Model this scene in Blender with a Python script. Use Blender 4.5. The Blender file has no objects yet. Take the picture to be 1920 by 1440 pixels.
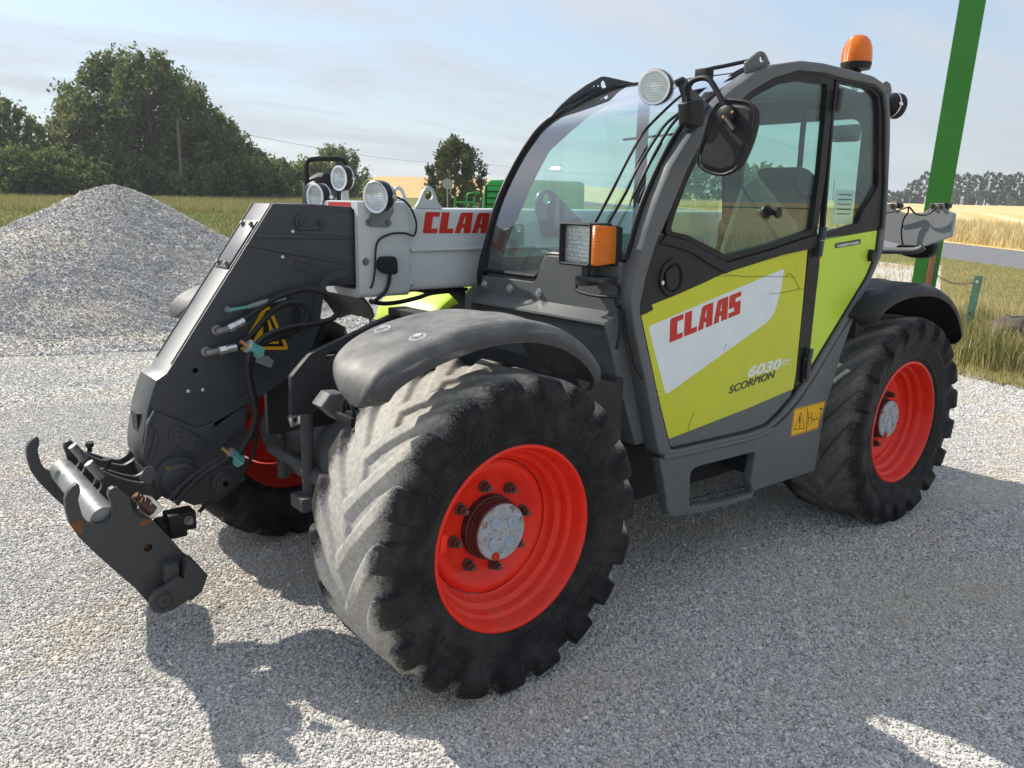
import bpy, bmesh, math, random
import numpy as np
from mathutils import Vector, Matrix
random.seed(7)
RNG = np.random.default_rng(11)
R = math.radians
sc = bpy.context.scene
COL = sc.collection

# ------------------------------------------------------------------ camera
cam = bpy.data.cameras.new('camera')
cam.sensor_width = 36.0
cam.lens = 29.33
cam.clip_start = 0.05
cam.clip_end = 3000
camo = bpy.data.objects.new('camera', cam)
COL.objects.link(camo)
CAM = Vector((1.676, 3.110, 1.671))
yaw, pitch, roll = R(-128.95), R(12.345), R(1.03)
fw = Vector((math.cos(yaw)*math.cos(pitch), math.sin(yaw)*math.cos(pitch), -math.sin(pitch)))
r0 = fw.cross(Vector((0, 0, 1))).normalized()
u0 = r0.cross(fw)
rr = math.cos(roll)*r0 + math.sin(roll)*u0
uu = -math.sin(roll)*r0 + math.cos(roll)*u0
camo.matrix_world = Matrix(((rr.x, uu.x, -fw.x, CAM.x), (rr.y, uu.y, -fw.y, CAM.y), (rr.z, uu.z, -fw.z, CAM.z), (0, 0, 0, 1)))
sc.camera = camo

# ------------------------------------------------------------------ sky and sun
SUN = Vector((0.37, -1.20, 1.0)).normalized()      # towards the sun
SUN_EL = math.asin(SUN.z)
SUN_AZ = math.atan2(SUN.x, SUN.y)
w = bpy.data.worlds.new('World')
sc.world = w
w.use_nodes = True
nt = w.node_tree
nt.nodes.clear()
N = nt.nodes.new
L = nt.links.new
out = N('ShaderNodeOutputWorld')
bg = N('ShaderNodeBackground')
sky = N('ShaderNodeTexSky')
sky.sky_type = 'NISHITA'
sky.sun_disc = False
sky.sun_elevation = SUN_EL
sky.sun_rotation = SUN_AZ
sky.air_density = 1.0
sky.dust_density = 0.3
sky.ozone_density = 1.0
# thin veil of high cloud: noise on the sky dome projected to a flat layer
tc = N('ShaderNodeTexCoord')
sep = N('ShaderNodeSeparateXYZ'); L(tc.outputs['Generated'], sep.inputs[0])
mx = N('ShaderNodeMath'); mx.operation = 'MAXIMUM'; mx.inputs[1].default_value = 0.0; L(sep.outputs['Z'], mx.inputs[0])
ad = N('ShaderNodeMath'); ad.operation = 'ADD'; ad.inputs[1].default_value = 0.12; L(mx.outputs[0], ad.inputs[0])
dv = N('ShaderNodeVectorMath'); dv.operation = 'DIVIDE'; L(tc.outputs['Generated'], dv.inputs[0])
cb = N('ShaderNodeCombineXYZ')
for i in range(3): L(ad.outputs[0], cb.inputs[i])
L(cb.outputs[0], dv.inputs[1])
mp = N('ShaderNodeMapping'); mp.inputs['Scale'].default_value = (0.55, 1.5, 0.4); mp.inputs['Rotation'].default_value = (0, 0, R(-28)); L(dv.outputs[0], mp.inputs[0])
n1 = N('ShaderNodeTexNoise'); n1.inputs['Scale'].default_value = 1.15; n1.inputs['Detail'].default_value = 9; n1.inputs['Roughness'].default_value = 0.58; n1.inputs['Distortion'].default_value = 0.35; L(mp.outputs[0], n1.inputs['Vector'])
cr = N('ShaderNodeMapRange'); cr.inputs[1].default_value = 0.40; cr.inputs[2].default_value = 0.60; cr.inputs[3].default_value = 0.12; cr.inputs[4].default_value = 0.90; L(n1.outputs['Fac'], cr.inputs[0])
mixc = N('ShaderNodeMix'); mixc.data_type = 'RGBA'
L(cr.outputs[0], mixc.inputs['Factor'])
L(sky.outputs[0], mixc.inputs['A'])
mixc.inputs['B'].default_value = (4.3, 4.5, 4.8, 1)
# pale summer haze low over the land
hz = N('ShaderNodeMapRange'); hz.interpolation_type = 'SMOOTHSTEP'; hz.inputs[1].default_value = 0.0; hz.inputs[2].default_value = 0.45; hz.inputs[3].default_value = 0.72; hz.inputs[4].default_value = 0.0; L(sep.outputs['Z'], hz.inputs[0])
mixh = N('ShaderNodeMix'); mixh.data_type = 'RGBA'; L(hz.outputs[0], mixh.inputs['Factor']); L(mixc.outputs['Result'], mixh.inputs['A']); mixh.inputs['B'].default_value = (2.65, 2.95, 3.35, 1)
L(mixh.outputs['Result'], bg.inputs['Color'])
bg.inputs['Strength'].default_value = 0.124
L(bg.outputs[0], out.inputs[0])

sl = bpy.data.lights.new('sun', 'SUN')
sl.energy = 4.4
sl.angle = R(0.55)
sl.color = (1.0, 0.93, 0.82)
so = bpy.data.objects.new('sun', sl)
COL.objects.link(so)
so.rotation_euler = SUN.to_track_quat('Z', 'Y').to_euler()
so.location = SUN*40
sc.view_settings.view_transform = 'Standard'
sc.view_settings.look = 'None'
sc.view_settings.exposure = 0.62
sc.view_settings.gamma = 1.0
sc.view_settings.use_curve_mapping = False
sc.cycles.transparent_max_bounces = 24
sc.cycles.max_bounces = 10

# ------------------------------------------------------------------ materials
MATS = {}
def srgb(r, g, b):
    f = lambda c: (c/255/12.92) if c/255 <= .04045 else ((c/255+.055)/1.055)**2.4
    return (f(r), f(g), f(b), 1)
def mat(name, color, rough=0.5, metal=0.0, spec=0.22, noise=None, bump=None, dust=None, coat=0.0, emit=None, scratch=None, crough=.08, streak=None):
    """paint / rubber / metal: colour with cloudy variation, fine bump and an upward-facing dust film"""
    m = bpy.data.materials.new(name)
    m.use_nodes = True
    t = m.node_tree
    b = t.nodes['Principled BSDF']
    c = color if len(color) == 4 else (*color, 1)
    b.inputs['Base Color'].default_value = c
    b.inputs['Roughness'].default_value = rough
    b.inputs['Metallic'].default_value = metal
    b.inputs['Specular IOR Level'].default_value = spec
    b.inputs['Coat Weight'].default_value = coat
    b.inputs['Coat Roughness'].default_value = crough
    if emit: b.inputs['Emission Color'].default_value = (*emit[:3], 1); b.inputs['Emission Strength'].default_value = emit[3]
    new, lk = t.nodes.new, t.links.new
    geo = new('ShaderNodeNewGeometry')
    col = None
    if noise:
        sc_, amt = noise[0], noise[1]
        n = new('ShaderNodeTexNoise'); n.inputs['Scale'].default_value = sc_; n.inputs['Detail'].default_value = 7; n.inputs['Roughness'].default_value = .65
        lk(geo.outputs['Position'], n.inputs['Vector'])
        mr = new('ShaderNodeMapRange'); mr.inputs[1].default_value = .3; mr.inputs[2].default_value = .7; mr.inputs[3].default_value = 1-amt; mr.inputs[4].default_value = 1+amt
        lk(n.outputs['Fac'], mr.inputs[0])
        mm = new('ShaderNodeMix'); mm.data_type = 'RGBA'; mm.blend_type = 'MULTIPLY'; mm.inputs['Factor'].default_value = 1
        mm.inputs['A'].default_value = c
        lk(mr.outputs[0], mm.inputs['B'])
        col = mm.outputs['Result']
        r2 = new('ShaderNodeMapRange'); r2.inputs[1].default_value = .3; r2.inputs[2].default_value = .7; r2.inputs[3].default_value = max(.04, rough-.12); r2.inputs[4].default_value = min(1, rough+.12)
        lk(n.outputs['Fac'], r2.inputs[0]); lk(r2.outputs[0], b.inputs['Roughness'])
    if scratch:
        n = new('ShaderNodeTexNoise'); n.inputs['Scale'].default_value = scratch[1]; n.inputs['Detail'].default_value = 8; n.inputs['Roughness'].default_value = .75
        lk(geo.outputs['Position'], n.inputs['Vector'])
        mr = new('ShaderNodeMapRange'); mr.inputs[1].default_value = scratch[2]; mr.inputs[2].default_value = scratch[2]+.03
        lk(n.outputs['Fac'], mr.inputs[0])
        mm = new('ShaderNodeMix'); mm.data_type = 'RGBA'
        lk(mr.outputs[0], mm.inputs['Factor'])
        if col: lk(col, mm.inputs['A'])
        else: mm.inputs['A'].default_value = c
        mm.inputs['B'].default_value = (*scratch[0][:3], 1)
        col = mm.outputs['Result']
    if dust:
        dc, amt = dust
        sp = new('ShaderNodeSeparateXYZ'); lk(geo.outputs['Normal'], sp.inputs[0])
        mr = new('ShaderNodeMapRange'); mr.inputs[1].default_value = .1; mr.inputs[2].default_value = 1; mr.inputs[3].default_value = .12*amt; mr.inputs[4].default_value = amt
        lk(sp.outputs['Z'], mr.inputs[0])
        n = new('ShaderNodeTexNoise'); n.inputs['Scale'].default_value = 9; n.inputs['Detail'].default_value = 9; n.inputs['Roughness'].default_value = .7
        lk(geo.outputs['Position'], n.inputs['Vector'])
        m2 = new('ShaderNodeMath'); m2.operation = 'MULTIPLY'; lk(mr.outputs[0], m2.inputs[0])
        m3 = new('ShaderNodeMapRange'); m3.inputs[1].default_value = .35; m3.inputs[2].default_value = .65; m3.inputs[3].default_value = .35; m3.inputs[4].default_value = 1
        lk(n.outputs['Fac'], m3.inputs[0]); lk(m3.outputs[0], m2.inputs[1])
        mm = new('ShaderNodeMix'); mm.data_type = 'RGBA'
        lk(m2.outputs[0], mm.inputs['Factor'])
        if col: lk(col, mm.inputs['A'])
        else: mm.inputs['A'].default_value = c
        mm.inputs['B'].default_value = (*dc[:3], 1)
        col = mm.outputs['Result']
    if streak:
        # thin pale scuffs drawn out along the direction of travel
        mp_ = new('ShaderNodeMapping'); mp_.inputs['Scale'].default_value = (5, 150, 12); mp_.inputs['Rotation'].default_value = (0, 0, .25); lk(geo.outputs['Position'], mp_.inputs[0])
        n = new('ShaderNodeTexNoise'); n.inputs['Scale'].default_value = 1; n.inputs['Detail'].default_value = 4; lk(mp_.outputs[0], n.inputs['Vector'])
        mr = new('ShaderNodeMapRange'); mr.inputs[1].default_value = .60; mr.inputs[2].default_value = .74; mr.inputs[4].default_value = .45; lk(n.outputs['Fac'], mr.inputs[0])
        mm = new('ShaderNodeMix'); mm.data_type = 'RGBA'; lk(mr.outputs[0], mm.inputs['Factor']); lk(col, mm.inputs['A']); mm.inputs['B'].default_value = (*streak, 1); col = mm.outputs['Result']
    if col: lk(col, b.inputs['Base Color'])
    if bump:
        n = new('ShaderNodeTexNoise'); n.inputs['Scale'].default_value = bump[0]; n.inputs['Detail'].default_value = 5
        lk(geo.outputs['Position'], n.inputs['Vector'])
        bp = new('ShaderNodeBump'); bp.inputs['Strength'].default_value = bump[1]; bp.inputs['Distance'].default_value = bump[2] if len(bump) > 2 else .002
        lk(n.outputs['Fac'], bp.inputs['Height']); lk(bp.outputs[0], b.inputs['Normal'])
    MATS[name] = m
    return m

DUST = (.36, .35, .32)
mat('slate', (.038, .043, .050), .40, coat=.45, crough=.42, noise=(5, .12), bump=(160, .12, .0006), dust=(DUST, .10), scratch=((.3, .3, .29), 14, .715))
mat('frame_grey', (.108, .115, .119), .42, noise=(4, .08), bump=(200, .10, .0005), dust=(DUST, .12), scratch=((.08, .08, .08), 22, .72))
mat('boom_grey', (.52, .55, .555), .38, noise=(3, .05), bump=(180, .06, .0005), dust=(DUST, .10), scratch=((.25, .24, .22), 18, .735))
mat('chassis', (.026, .028, .031), .55, noise=(6, .2), bump=(90, .2, .001), dust=(DUST, .14))
mat('lime', (.54, .565, .030), .32, noise=(3, .05), coat=.06, dust=(DUST, .06), scratch=((.05, .05, .045), 26, .735))
mat('lime_light', (.50, .67, .055), .35, noise=(3, .05), coat=.06, dust=(DUST, .05))
mat('decal_white', (.68, .73, .74), .35, noise=(8, .05), scratch=((.25, .26, .26), 30, .74))
mat('decal_red', (.52, .030, .018), .4, noise=(20, .08), scratch=((.6, .5, .35), 30, .72))
mat('decal_dark', (.05, .05, .045), .45)
mat('print_white', (.72, .76, .72), .4)
mat('black_plastic', (.017, .017, .018), .48, noise=(12, .15), bump=(300, .2, .0006), dust=(DUST, .05))
mat('black_trim', (.010, .010, .011), .42, noise=(10, .15), dust=(DUST, .03))
mat('mirror_plastic', (.017, .017, .020), .5, noise=(9, .15), bump=(400, .15, .0005), dust=(DUST, .06))
mat('fender_plastic', (.040, .041, .044), .55, noise=(5, .14), bump=(420, .25, .0007), dust=((.42, .41, .38), .46), streak=(.40, .38, .33), scratch=((.3, .29, .27), 9, .71))
mat('hose_rubber', (.016, .016, .017), .5, noise=(30, .2), dust=(DUST, .10))
mat('rim_red', (.84, .026, .010), .33, noise=(6, .08), coat=.08, dust=((.40, .22, .18), .30), scratch=((.45, .3, .25), 40, .74))
mat('hub_maroon', (.085, .035, .030), .6, noise=(20, .3), bump=(60, .3, .001))
mat('hub_cap_grey', (.34, .37, .39), .5, .0, noise=(25, .22), bump=(80, .3, .001), scratch=((.20, .13, .07), 26, .55))
mat('hub_plug', (.30, .37, .45), .45, noise=(20, .1))
mat('bolt_grey', (.20, .20, .20), .45, .5, noise=(60, .25))
mat('nut_steel', (.14, .085, .075), .55, .35, noise=(60, .35), bump=(120, .3, .001))
mat('zinc', (.62, .64, .64), .32, .85, noise=(40, .12))
mat('steel_bright', (.20, .21, .21), .45, .3, noise=(30, .12), bump=(200, .15, .0006))
mat('rust', (.17, .065, .025), .75, noise=(40, .4), bump=(120, .5, .001))
mat('plate_steel', (.050, .052, .054), .48, noise=(7, .15), bump=(150, .15, .0008), dust=(DUST, .10), scratch=((.22, .09, .035), 7.5, .70))
mat('cast_iron', (.085, .088, .092), .6, noise=(10, .2), bump=(40, .4, .002), dust=(DUST, .2))
mat('seat_fabric', (.055, .068, .062), .85, noise=(30, .15), bump=(250, .4, .001))
mat('cab_interior', (.06, .063, .065), .7, noise=(8, .15))
mat('console_grey', (.20, .22, .22), .6, noise=(8, .08))
mat('sign_yellow', (.78, .42, .012), .45, noise=(10, .06))
mat('sign_black', (.015, .015, .015), .5)
mat('teal_plastic', (.10, .33, .31), .5, noise=(30, .15))
mat('brass', (.45, .26, .10), .45, .7, noise=(40, .3))
mat('lamp_silver', (.75, .77, .78), .25, .6)
mat('lamp_reflector', (.90, .91, .92), .22, .55, bump=(70, .7, .004))
mat('amber_core', (1.0, .48, .06), .3, .2)
mat('board_grey', (.27, .28, .285), .42, noise=(4, .06), dust=(DUST, .1))
mat('paper', (.75, .77, .74), .7)
mat('safety_green', (.045, .21, .032), .4, noise=(2.5, .06), bump=(60, .08, .001), scratch=((.3, .3, .24), 8, .73))
mat('machine_green', (.03, .30, .05), .35, noise=(3, .06), coat=.3)
mat('faded_green', (.16, .29, .19), .55, noise=(8, .2), scratch=((.25, .13, .07), 20, .66))
mat('rust_mesh', (.42, .17, .11), .7, noise=(30, .15))
mat('wood_pole', (.16, .13, .10), .85, noise=(3, .2), bump=(12, .4, .01))
mat('wire_dark', (.05, .05, .055), .6)
mat('asphalt', (.17, .175, .185), .85, noise=(1.4, .12), bump=(80, .5, .006))
mat('rock_grey', (.11, .092, .075), .9, noise=(6, .3), bump=(9, .8, .03))
mat('sign_back', (.38, .39, .39), .5)

def glass_mat(name, tint, refl=1.0, rough=0.0, film=0.0):
    m = bpy.data.materials.new(name); m.use_nodes = True
    t = m.node_tree; t.nodes.clear(); new, lk = t.nodes.new, t.links.new
    o = new('ShaderNodeOutputMaterial'); tr = new('ShaderNodeBsdfTransparent'); tr.inputs[0].default_value = (*tint, 1)
    gl = new('ShaderNodeBsdfGlossy'); gl.inputs['Roughness'].default_value = rough; gl.inputs['Color'].default_value = (1, 1, 1, 1)
    # thin-sheet Fresnel, the same from both sides
    g_ = new('ShaderNodeNewGeometry'); dt = new('ShaderNodeVectorMath'); dt.operation = 'DOT_PRODUCT'; lk(g_.outputs['Incoming'], dt.inputs[0]); lk(g_.outputs['Normal'], dt.inputs[1])
    ab = new('ShaderNodeMath'); ab.operation = 'ABSOLUTE'; lk(dt.outputs['Value'], ab.inputs[0])
    om = new('ShaderNodeMath'); om.operation = 'SUBTRACT'; om.inputs[0].default_value = 1; lk(ab.outputs[0], om.inputs[1])
    pw = new('ShaderNodeMath'); pw.operation = 'POWER'; pw.inputs[1].default_value = 5; lk(om.outputs[0], pw.inputs[0])
    fr = new('ShaderNodeMath'); fr.operation = 'MULTIPLY_ADD'; fr.inputs[1].default_value = .96; fr.inputs[2].default_value = .042; lk(pw.outputs[0], fr.inputs[0])
    ml = new('ShaderNodeMath'); ml.operation = 'MULTIPLY'; ml.use_clamp = True; ml.inputs[1].default_value = refl; lk(fr.outputs[0], ml.inputs[0])
    mi = new('ShaderNodeMixShader'); lk(ml.outputs[0], mi.inputs[0]); lk(tr.outputs[0], mi.inputs[1]); lk(gl.outputs[0], mi.inputs[2])
    last = mi
    if film:
        df = new('ShaderNodeBsdfDiffuse'); df.inputs[0].default_value = (.55, .56, .53, 1)
        n = new('ShaderNodeTexNoise'); n.inputs['Scale'].default_value = 3.0; n.inputs['Detail'].default_value = 8; n.inputs['Roughness'].default_value = .7
        g = new('ShaderNodeNewGeometry'); lk(g.outputs['Position'], n.inputs['Vector'])
        mr = new('ShaderNodeMapRange'); mr.inputs[1].default_value = .4; mr.inputs[2].default_value = .75; mr.inputs[3].default_value = film*.4; mr.inputs[4].default_value = film*1.6
        lk(n.outputs['Fac'], mr.inputs[0])
        m2 = new('ShaderNodeMixShader'); lk(mr.outputs[0], m2.inputs[0]); lk(mi.outputs[0], m2.inputs[1]); lk(df.outputs[0], m2.inputs[2]); last = m2
    lk(last.outputs[0], o.inputs[0])
    MATS[name] = m
glass_mat('cab_glass', (.80, .92, .885), 1.0, 0, .012)
glass_mat('windscreen_glass', (.72, .96, .92), 2.6, 0, .07)
glass_mat('lens_clear', (.93, .95, .95), 1.2)
def lens_mat(name, c):
    m = bpy.data.materials.new(name); m.use_nodes = True
    t = m.node_tree; b = t.nodes['Principled BSDF']
    b.inputs['Base Color'].default_value = (*c, 1); b.inputs['Roughness'].default_value = .16
    b.inputs['Transmission Weight'].default_value = .55; b.inputs['IOR'].default_value = 1.45
    b.inputs['Subsurface Weight'].default_value = 0
    g = t.nodes.new('ShaderNodeNewGeometry'); wv = t.nodes.new('ShaderNodeTexWave'); wv.wave_type = 'BANDS'; wv.bands_direction = 'Z'; wv.inputs['Scale'].default_value = 60
    t.links.new(g.outputs['Position'], wv.inputs['Vector'])
    bp = t.nodes.new('ShaderNodeBump'); bp.inputs['Strength'].default_value = .5; bp.inputs['Distance'].default_value = .003
    t.links.new(wv.outputs['Fac'], bp.inputs['Height']); t.links.new(bp.outputs[0], b.inputs['Normal'])
    MATS[name] = m
lens_mat('amber_lens', (1.0, .30, .015))

def tyre_mat(name, dust):
    m = bpy.data.materials.new(name); m.use_nodes = True
    t = m.node_tree; b = t.nodes['Principled BSDF']; new, lk = t.nodes.new, t.links.new
    tc = new('ShaderNodeTexCoord'); sp = new('ShaderNodeSeparateXYZ'); lk(tc.outputs['Object'], sp.inputs[0])
    ab = new('ShaderNodeMath'); ab.operation = 'ABSOLUTE'; lk(sp.outputs['Y'], ab.inputs[0])
    n = new('ShaderNodeTexNoise'); n.inputs['Scale'].default_value = 7; n.inputs['Detail'].default_value = 9; n.inputs['Roughness'].default_value = .72; lk(tc.outputs['Object'], n.inputs['Vector'])
    n2 = new('ShaderNodeTexNoise'); n2.inputs['Scale'].default_value = 120; n2.inputs['Detail'].default_value = 4; lk(tc.outputs['Object'], n2.inputs['Vector'])
    # dust left by the road on the tread: |axial| below the shoulder, broken up by noise
    a1 = new('ShaderNodeMath'); a1.operation = 'MULTIPLY_ADD'; a1.inputs[1].default_value = -.09; a1.inputs[2].default_value = .218; lk(n.outputs['Fac'], a1.inputs[0])
    df = new('ShaderNodeMath'); df.operation = 'SUBTRACT'; lk(a1.outputs[0], df.inputs[0]); lk(ab.outputs[0], df.inputs[1])
    a2 = new('ShaderNodeMath'); a2.operation = 'MULTIPLY_ADD'; a2.inputs[1].default_value = .06; lk(n2.outputs['Fac'], a2.inputs[0]); lk(df.outputs[0], a2.inputs[2])
    mr = new('ShaderNodeMapRange'); mr.interpolation_type = 'SMOOTHSTEP'; mr.inputs[1].default_value = -.008; mr.inputs[2].default_value = .060; mr.inputs[3].default_value = 0; mr.inputs[4].default_value = dust; lk(a2.outputs[0], mr.inputs[0])
    sq = new('ShaderNodeVectorMath'); sq.operation = 'MULTIPLY'; sq.inputs[1].default_value = (1, 0, 1); lk(tc.outputs['Object'], sq.inputs[0])
    ln_ = new('ShaderNodeVectorMath'); ln_.operation = 'LENGTH'; lk(sq.outputs[0], ln_.inputs[0])
    rm = new('ShaderNodeMapRange'); rm.interpolation_type = 'SMOOTHSTEP'; rm.inputs[1].default_value = .475; rm.inputs[2].default_value = .530; lk(ln_.outputs['Value'], rm.inputs[0])
    mrx = new('ShaderNodeMath'); mrx.operation = 'MULTIPLY'; lk(mr.outputs[0], mrx.inputs[0]); lk(rm.outputs[0], mrx.inputs[1])
    ax = new('ShaderNodeMapRange'); ax.inputs[1].default_value = .42; ax.inputs[2].default_value = .72; ax.inputs[3].default_value = 0; ax.inputs[4].default_value = .10; lk(n.outputs['Fac'], ax.inputs[0])
    mxx = new('ShaderNodeMath'); mxx.operation = 'MAXIMUM'; lk(mrx.outputs[0], mxx.inputs[0]); lk(ax.outputs[0], mxx.inputs[1])
    mm = new('ShaderNodeMix'); mm.data_type = 'RGBA'; lk(mxx.outputs[0], mm.inputs['Factor'])
    mm.inputs['A'].default_value = (.014, .014, .015, 1); mm.inputs['B'].default_value = (.40, .385, .35, 1)
    n3 = new('ShaderNodeTexNoise'); n3.inputs['Scale'].default_value = 60; n3.inputs['Detail'].default_value = 6; lk(tc.outputs['Object'], n3.inputs['Vector'])
    mr3 = new('ShaderNodeMapRange'); mr3.inputs[1].default_value = .3; mr3.inputs[2].default_value = .7; mr3.inputs[3].default_value = .75; mr3.inputs[4].default_value = 1.12; lk(n3.outputs['Fac'], mr3.inputs[0])
    m4 = new('ShaderNodeMix'); m4.data_type = 'RGBA'; m4.blend_type = 'MULTIPLY'; m4.inputs['Factor'].default_value = 1; lk(mm.outputs['Result'], m4.inputs['A']); lk(mr3.outputs[0], m4.inputs['B'])
    lk(m4.outputs['Result'], b.inputs['Base Color'])
    b.inputs['Roughness'].default_value = .66; b.inputs['Specular IOR Level'].default_value = .16
    bp = new('ShaderNodeBump'); bp.inputs['Strength'].default_value = .3; bp.inputs['Distance'].default_value = .002; lk(n2.outputs['Fac'], bp.inputs['Height']); lk(bp.outputs[0], b.inputs['Normal'])
    MATS[name] = m
tyre_mat('tyre_front', .95)
tyre_mat('tyre_rear', .42)

# ------------------------------------------------------------------ mesh helpers
def link(name, me, material=None, parent=None, smooth=35):
    if material:
        me.materials.clear(); me.materials.append(MATS[material])
    if smooth is not None:
        me.polygons.foreach_set('use_smooth', [True]*len(me.polygons))
        if smooth < 180: me.set_sharp_from_angle(angle=R(smooth))
    o = bpy.data.objects.new(name, me)
    COL.objects.link(o)
    if parent: o.parent = parent
    return o
def tag(o, label, cat, group=None, kind=None):
    if label: o['label'] = label
    if cat: o['category'] = cat
    if group: o['group'] = group
    if kind: o['kind'] = kind
    return o
def empty(name, loc=(0, 0, 0), parent=None):
    o = bpy.data.objects.new(name, None); COL.objects.link(o); o.location = loc; o.empty_display_size = .1
    if parent: o.parent = parent
    return o
class MB:
    """collects verts/faces for one mesh object"""
    def __init__(s): s.v = []; s.f = []
    def add(s, v, f):
        k = len(s.v); s.v += [tuple(p) for p in v]; s.f += [tuple(i+k for i in q) for q in f]; return s
    def build(s, name, material, parent=None, smooth=35, bevel=0):
        me = bpy.data.meshes.new(name); me.from_pydata(s.v, [], s.f); me.validate(); me.update()
        bm = bmesh.new(); bm.from_mesh(me)
        bmesh.ops.recalc_face_normals(bm, faces=bm.faces)
        if bevel: bmesh.ops.bevel(bm, geom=[e for e in bm.edges if len(e.link_faces) == 2 and e.calc_face_angle(0) > R(25)], offset=bevel, segments=2, affect='EDGES', profile=.6, clamp_overlap=True)
        bm.to_mesh(me); bm.free()
        return link(name, me, material, parent, smooth)
    def box(s, x0, x1, y0, y1, z0, z1):
        v = [(x, y, z) for x in (x0, x1) for y in (y0, y1) for z in (z0, z1)]
        return s.add(v, [(0, 1, 3, 2), (4, 6, 7, 5), (0, 4, 5, 1), (2, 3, 7, 6), (0, 2, 6, 4), (1, 5, 7, 3)])
    def tube(s, pts, rad, n=10, caps=True, smooth_n=0):
        P = [Vector(p) for p in (catmull(pts, smooth_n) if smooth_n else pts)]
        rads = rad if isinstance(rad, (list, tuple)) else [rad]*len(P)
        k = len(s.v); T = []
        for i in range(len(P)):
            a = P[max(i-1, 0)]; b = P[min(i+1, len(P)-1)]; T.append((b-a).normalized())
        up = Vector((0, 0, 1)) if abs(T[0].z) < .9 else Vector((1, 0, 0))
        u = T[0].cross(up).normalized()
        rows = []
        for i, p in enumerate(P):
            u = (u - T[i]*u.dot(T[i])).normalized(); v2 = T[i].cross(u)
            rows.append([p + (u*math.cos(a) + v2*math.sin(a))*rads[min(i, len(rads)-1)] for a in [2*math.pi*j/n for j in range(n)]])
        vs = [tuple(q) for r_ in rows for q in r_]; fs = []
        for i in range(len(P)-1):
            for j in range(n): fs.append((i*n+j, i*n+(j+1) % n, (i+1)*n+(j+1) % n, (i+1)*n+j))
        if caps: fs.append(tuple(range(n-1, -1, -1))); fs.append(tuple((len(P)-1)*n+j for j in range(n)))
        return s.add(vs, fs)
    def cyl(s, a, b, r, n=20, r2=None): return s.tube([a, b], [r, r if r2 is None else r2], n)
    def lathe(s, prof, n=48, axis='Y', origin=(0, 0, 0)):
        k = len(prof); vs = []; fs = []
        for j in range(n):
            a = 2*math.pi*j/n; c, d = math.cos(a), math.sin(a)
            for (t, r_) in prof:
                p = {'Y': (r_*c, t, r_*d), 'Z': (r_*c, r_*d, t), 'X': (t, r_*c, r_*d)}[axis]
                vs.append((p[0]+origin[0], p[1]+origin[1], p[2]+origin[2]))
        for j in range(n):
            j2 = (j+1) % n
            for i in range(k-1): fs.append((j*k+i, j*k+i+1, j2*k+i+1, j2*k+i))
        return s.add(vs, fs)
def catmull(pts, n=6, closed=False):
    P = [Vector(p) for p in pts]; m = len(P); o = []
    rng = range(m) if closed else range(m-1)
    g = (lambda i: P[i % m]) if closed else (lambda i: P[min(max(i, 0), m-1)])
    for i in rng:
        a, b, c, d = g(i-1), g(i), g(i+1), g(i+2)
        for k in range(n):
            t = k/n
            o.append(.5*((2*b) + (c-a)*t + (2*a-5*b+4*c-d)*t*t + (3*b-a-3*c+d)*t**3))
    if not closed: o.append(P[-1])
    return o
def rounded(pts, r=.01, n=3):
    """round the corners of a closed 2-D polygon"""
    m = len(pts); o = []
    for i in range(m):
        a, b, c = Vector(pts[i-1]), Vector(pts[i]), Vector(pts[(i+1) % m])
        d1, d2 = (a-b), (c-b); l = min(r, d1.length*.45, d2.length*.45)
        if l < 1e-5: o.append(tuple(b)); continue
        p, q = b+d1.normalized()*l, b+d2.normalized()*l
        for k in range(n+1):
            t = k/n; o.append(tuple((1-t)**2*p + 2*t*(1-t)*b + t*t*q))
    return o
def circ(cx, cz, r, n=20): return [(cx+r*math.cos(2*math.pi*i/n), cz+r*math.sin(2*math.pi*i/n)) for i in range(n)]
def flat_mesh(outline, holes=(), thick=.01, bevel=0.0, res=1):
    cu = bpy.data.curves.new('outline', 'CURVE'); cu.dimensions = '2D'; cu.fill_mode = 'BOTH'
    cu.extrude = max(thick/2-bevel, 0); cu.bevel_depth = bevel; cu.bevel_resolution = res; cu.offset = -bevel
    for pl in [outline, *holes]:
        s = cu.splines.new('POLY'); s.points.add(len(pl)-1)
        for p, q in zip(s.points, pl): p.co = (q[0], q[1], 0, 1)
        s.use_cyclic_u = True
    ob = bpy.data.objects.new('outline', cu)
    me = bpy.data.meshes.new_from_object(ob)
    bpy.data.objects.remove(ob); bpy.data.curves.remove(cu)
    return me
AX = {'Y': Matrix(((1, 0, 0, 0), (0, 0, -1, 0), (0, 1, 0, 0), (0, 0, 0, 1))),     # outline given as (x, z)
      'X': Matrix(((0, 0, 1, 0), (1, 0, 0, 0), (0, 1, 0, 0), (0, 0, 0, 1))),      # (y, z)
      'Z': Matrix.Identity(4)}                                                      # (x, y)
def plate(name, outline, a0, a1, material, parent=None, holes=(), bevel=.003, axis='Y', smooth=35):
    """a slab cut to an outline, between a0 and a1 along the axis"""
    me = flat_mesh(outline, holes, abs(a1-a0), min(bevel, abs(a1-a0)*.45))
    off = {'Y': (0, (a0+a1)/2, 0), 'X': ((a0+a1)/2, 0, 0), 'Z': (0, 0, (a0+a1)/2)}[axis]
    me.transform(Matrix.Translation(off) @ AX[axis])
    return link(name, me, material, parent, smooth)
def text_mesh(body, size, extrude=.0006, shear=0, bold=0.0, align='LEFT', space=1.0):
    cu = bpy.data.curves.new('t', 'FONT'); cu.body = body; cu.size = size; cu.extrude = extrude; cu.shear = shear; cu.offset = bold; cu.align_x = align; cu.space_character = space; cu.resolution_u = 3
    ob = bpy.data.objects.new('t', cu); me = bpy.data.meshes.new_from_object(ob); bpy.data.objects.remove(ob); bpy.data.curves.remove(cu)
    return me
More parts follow.
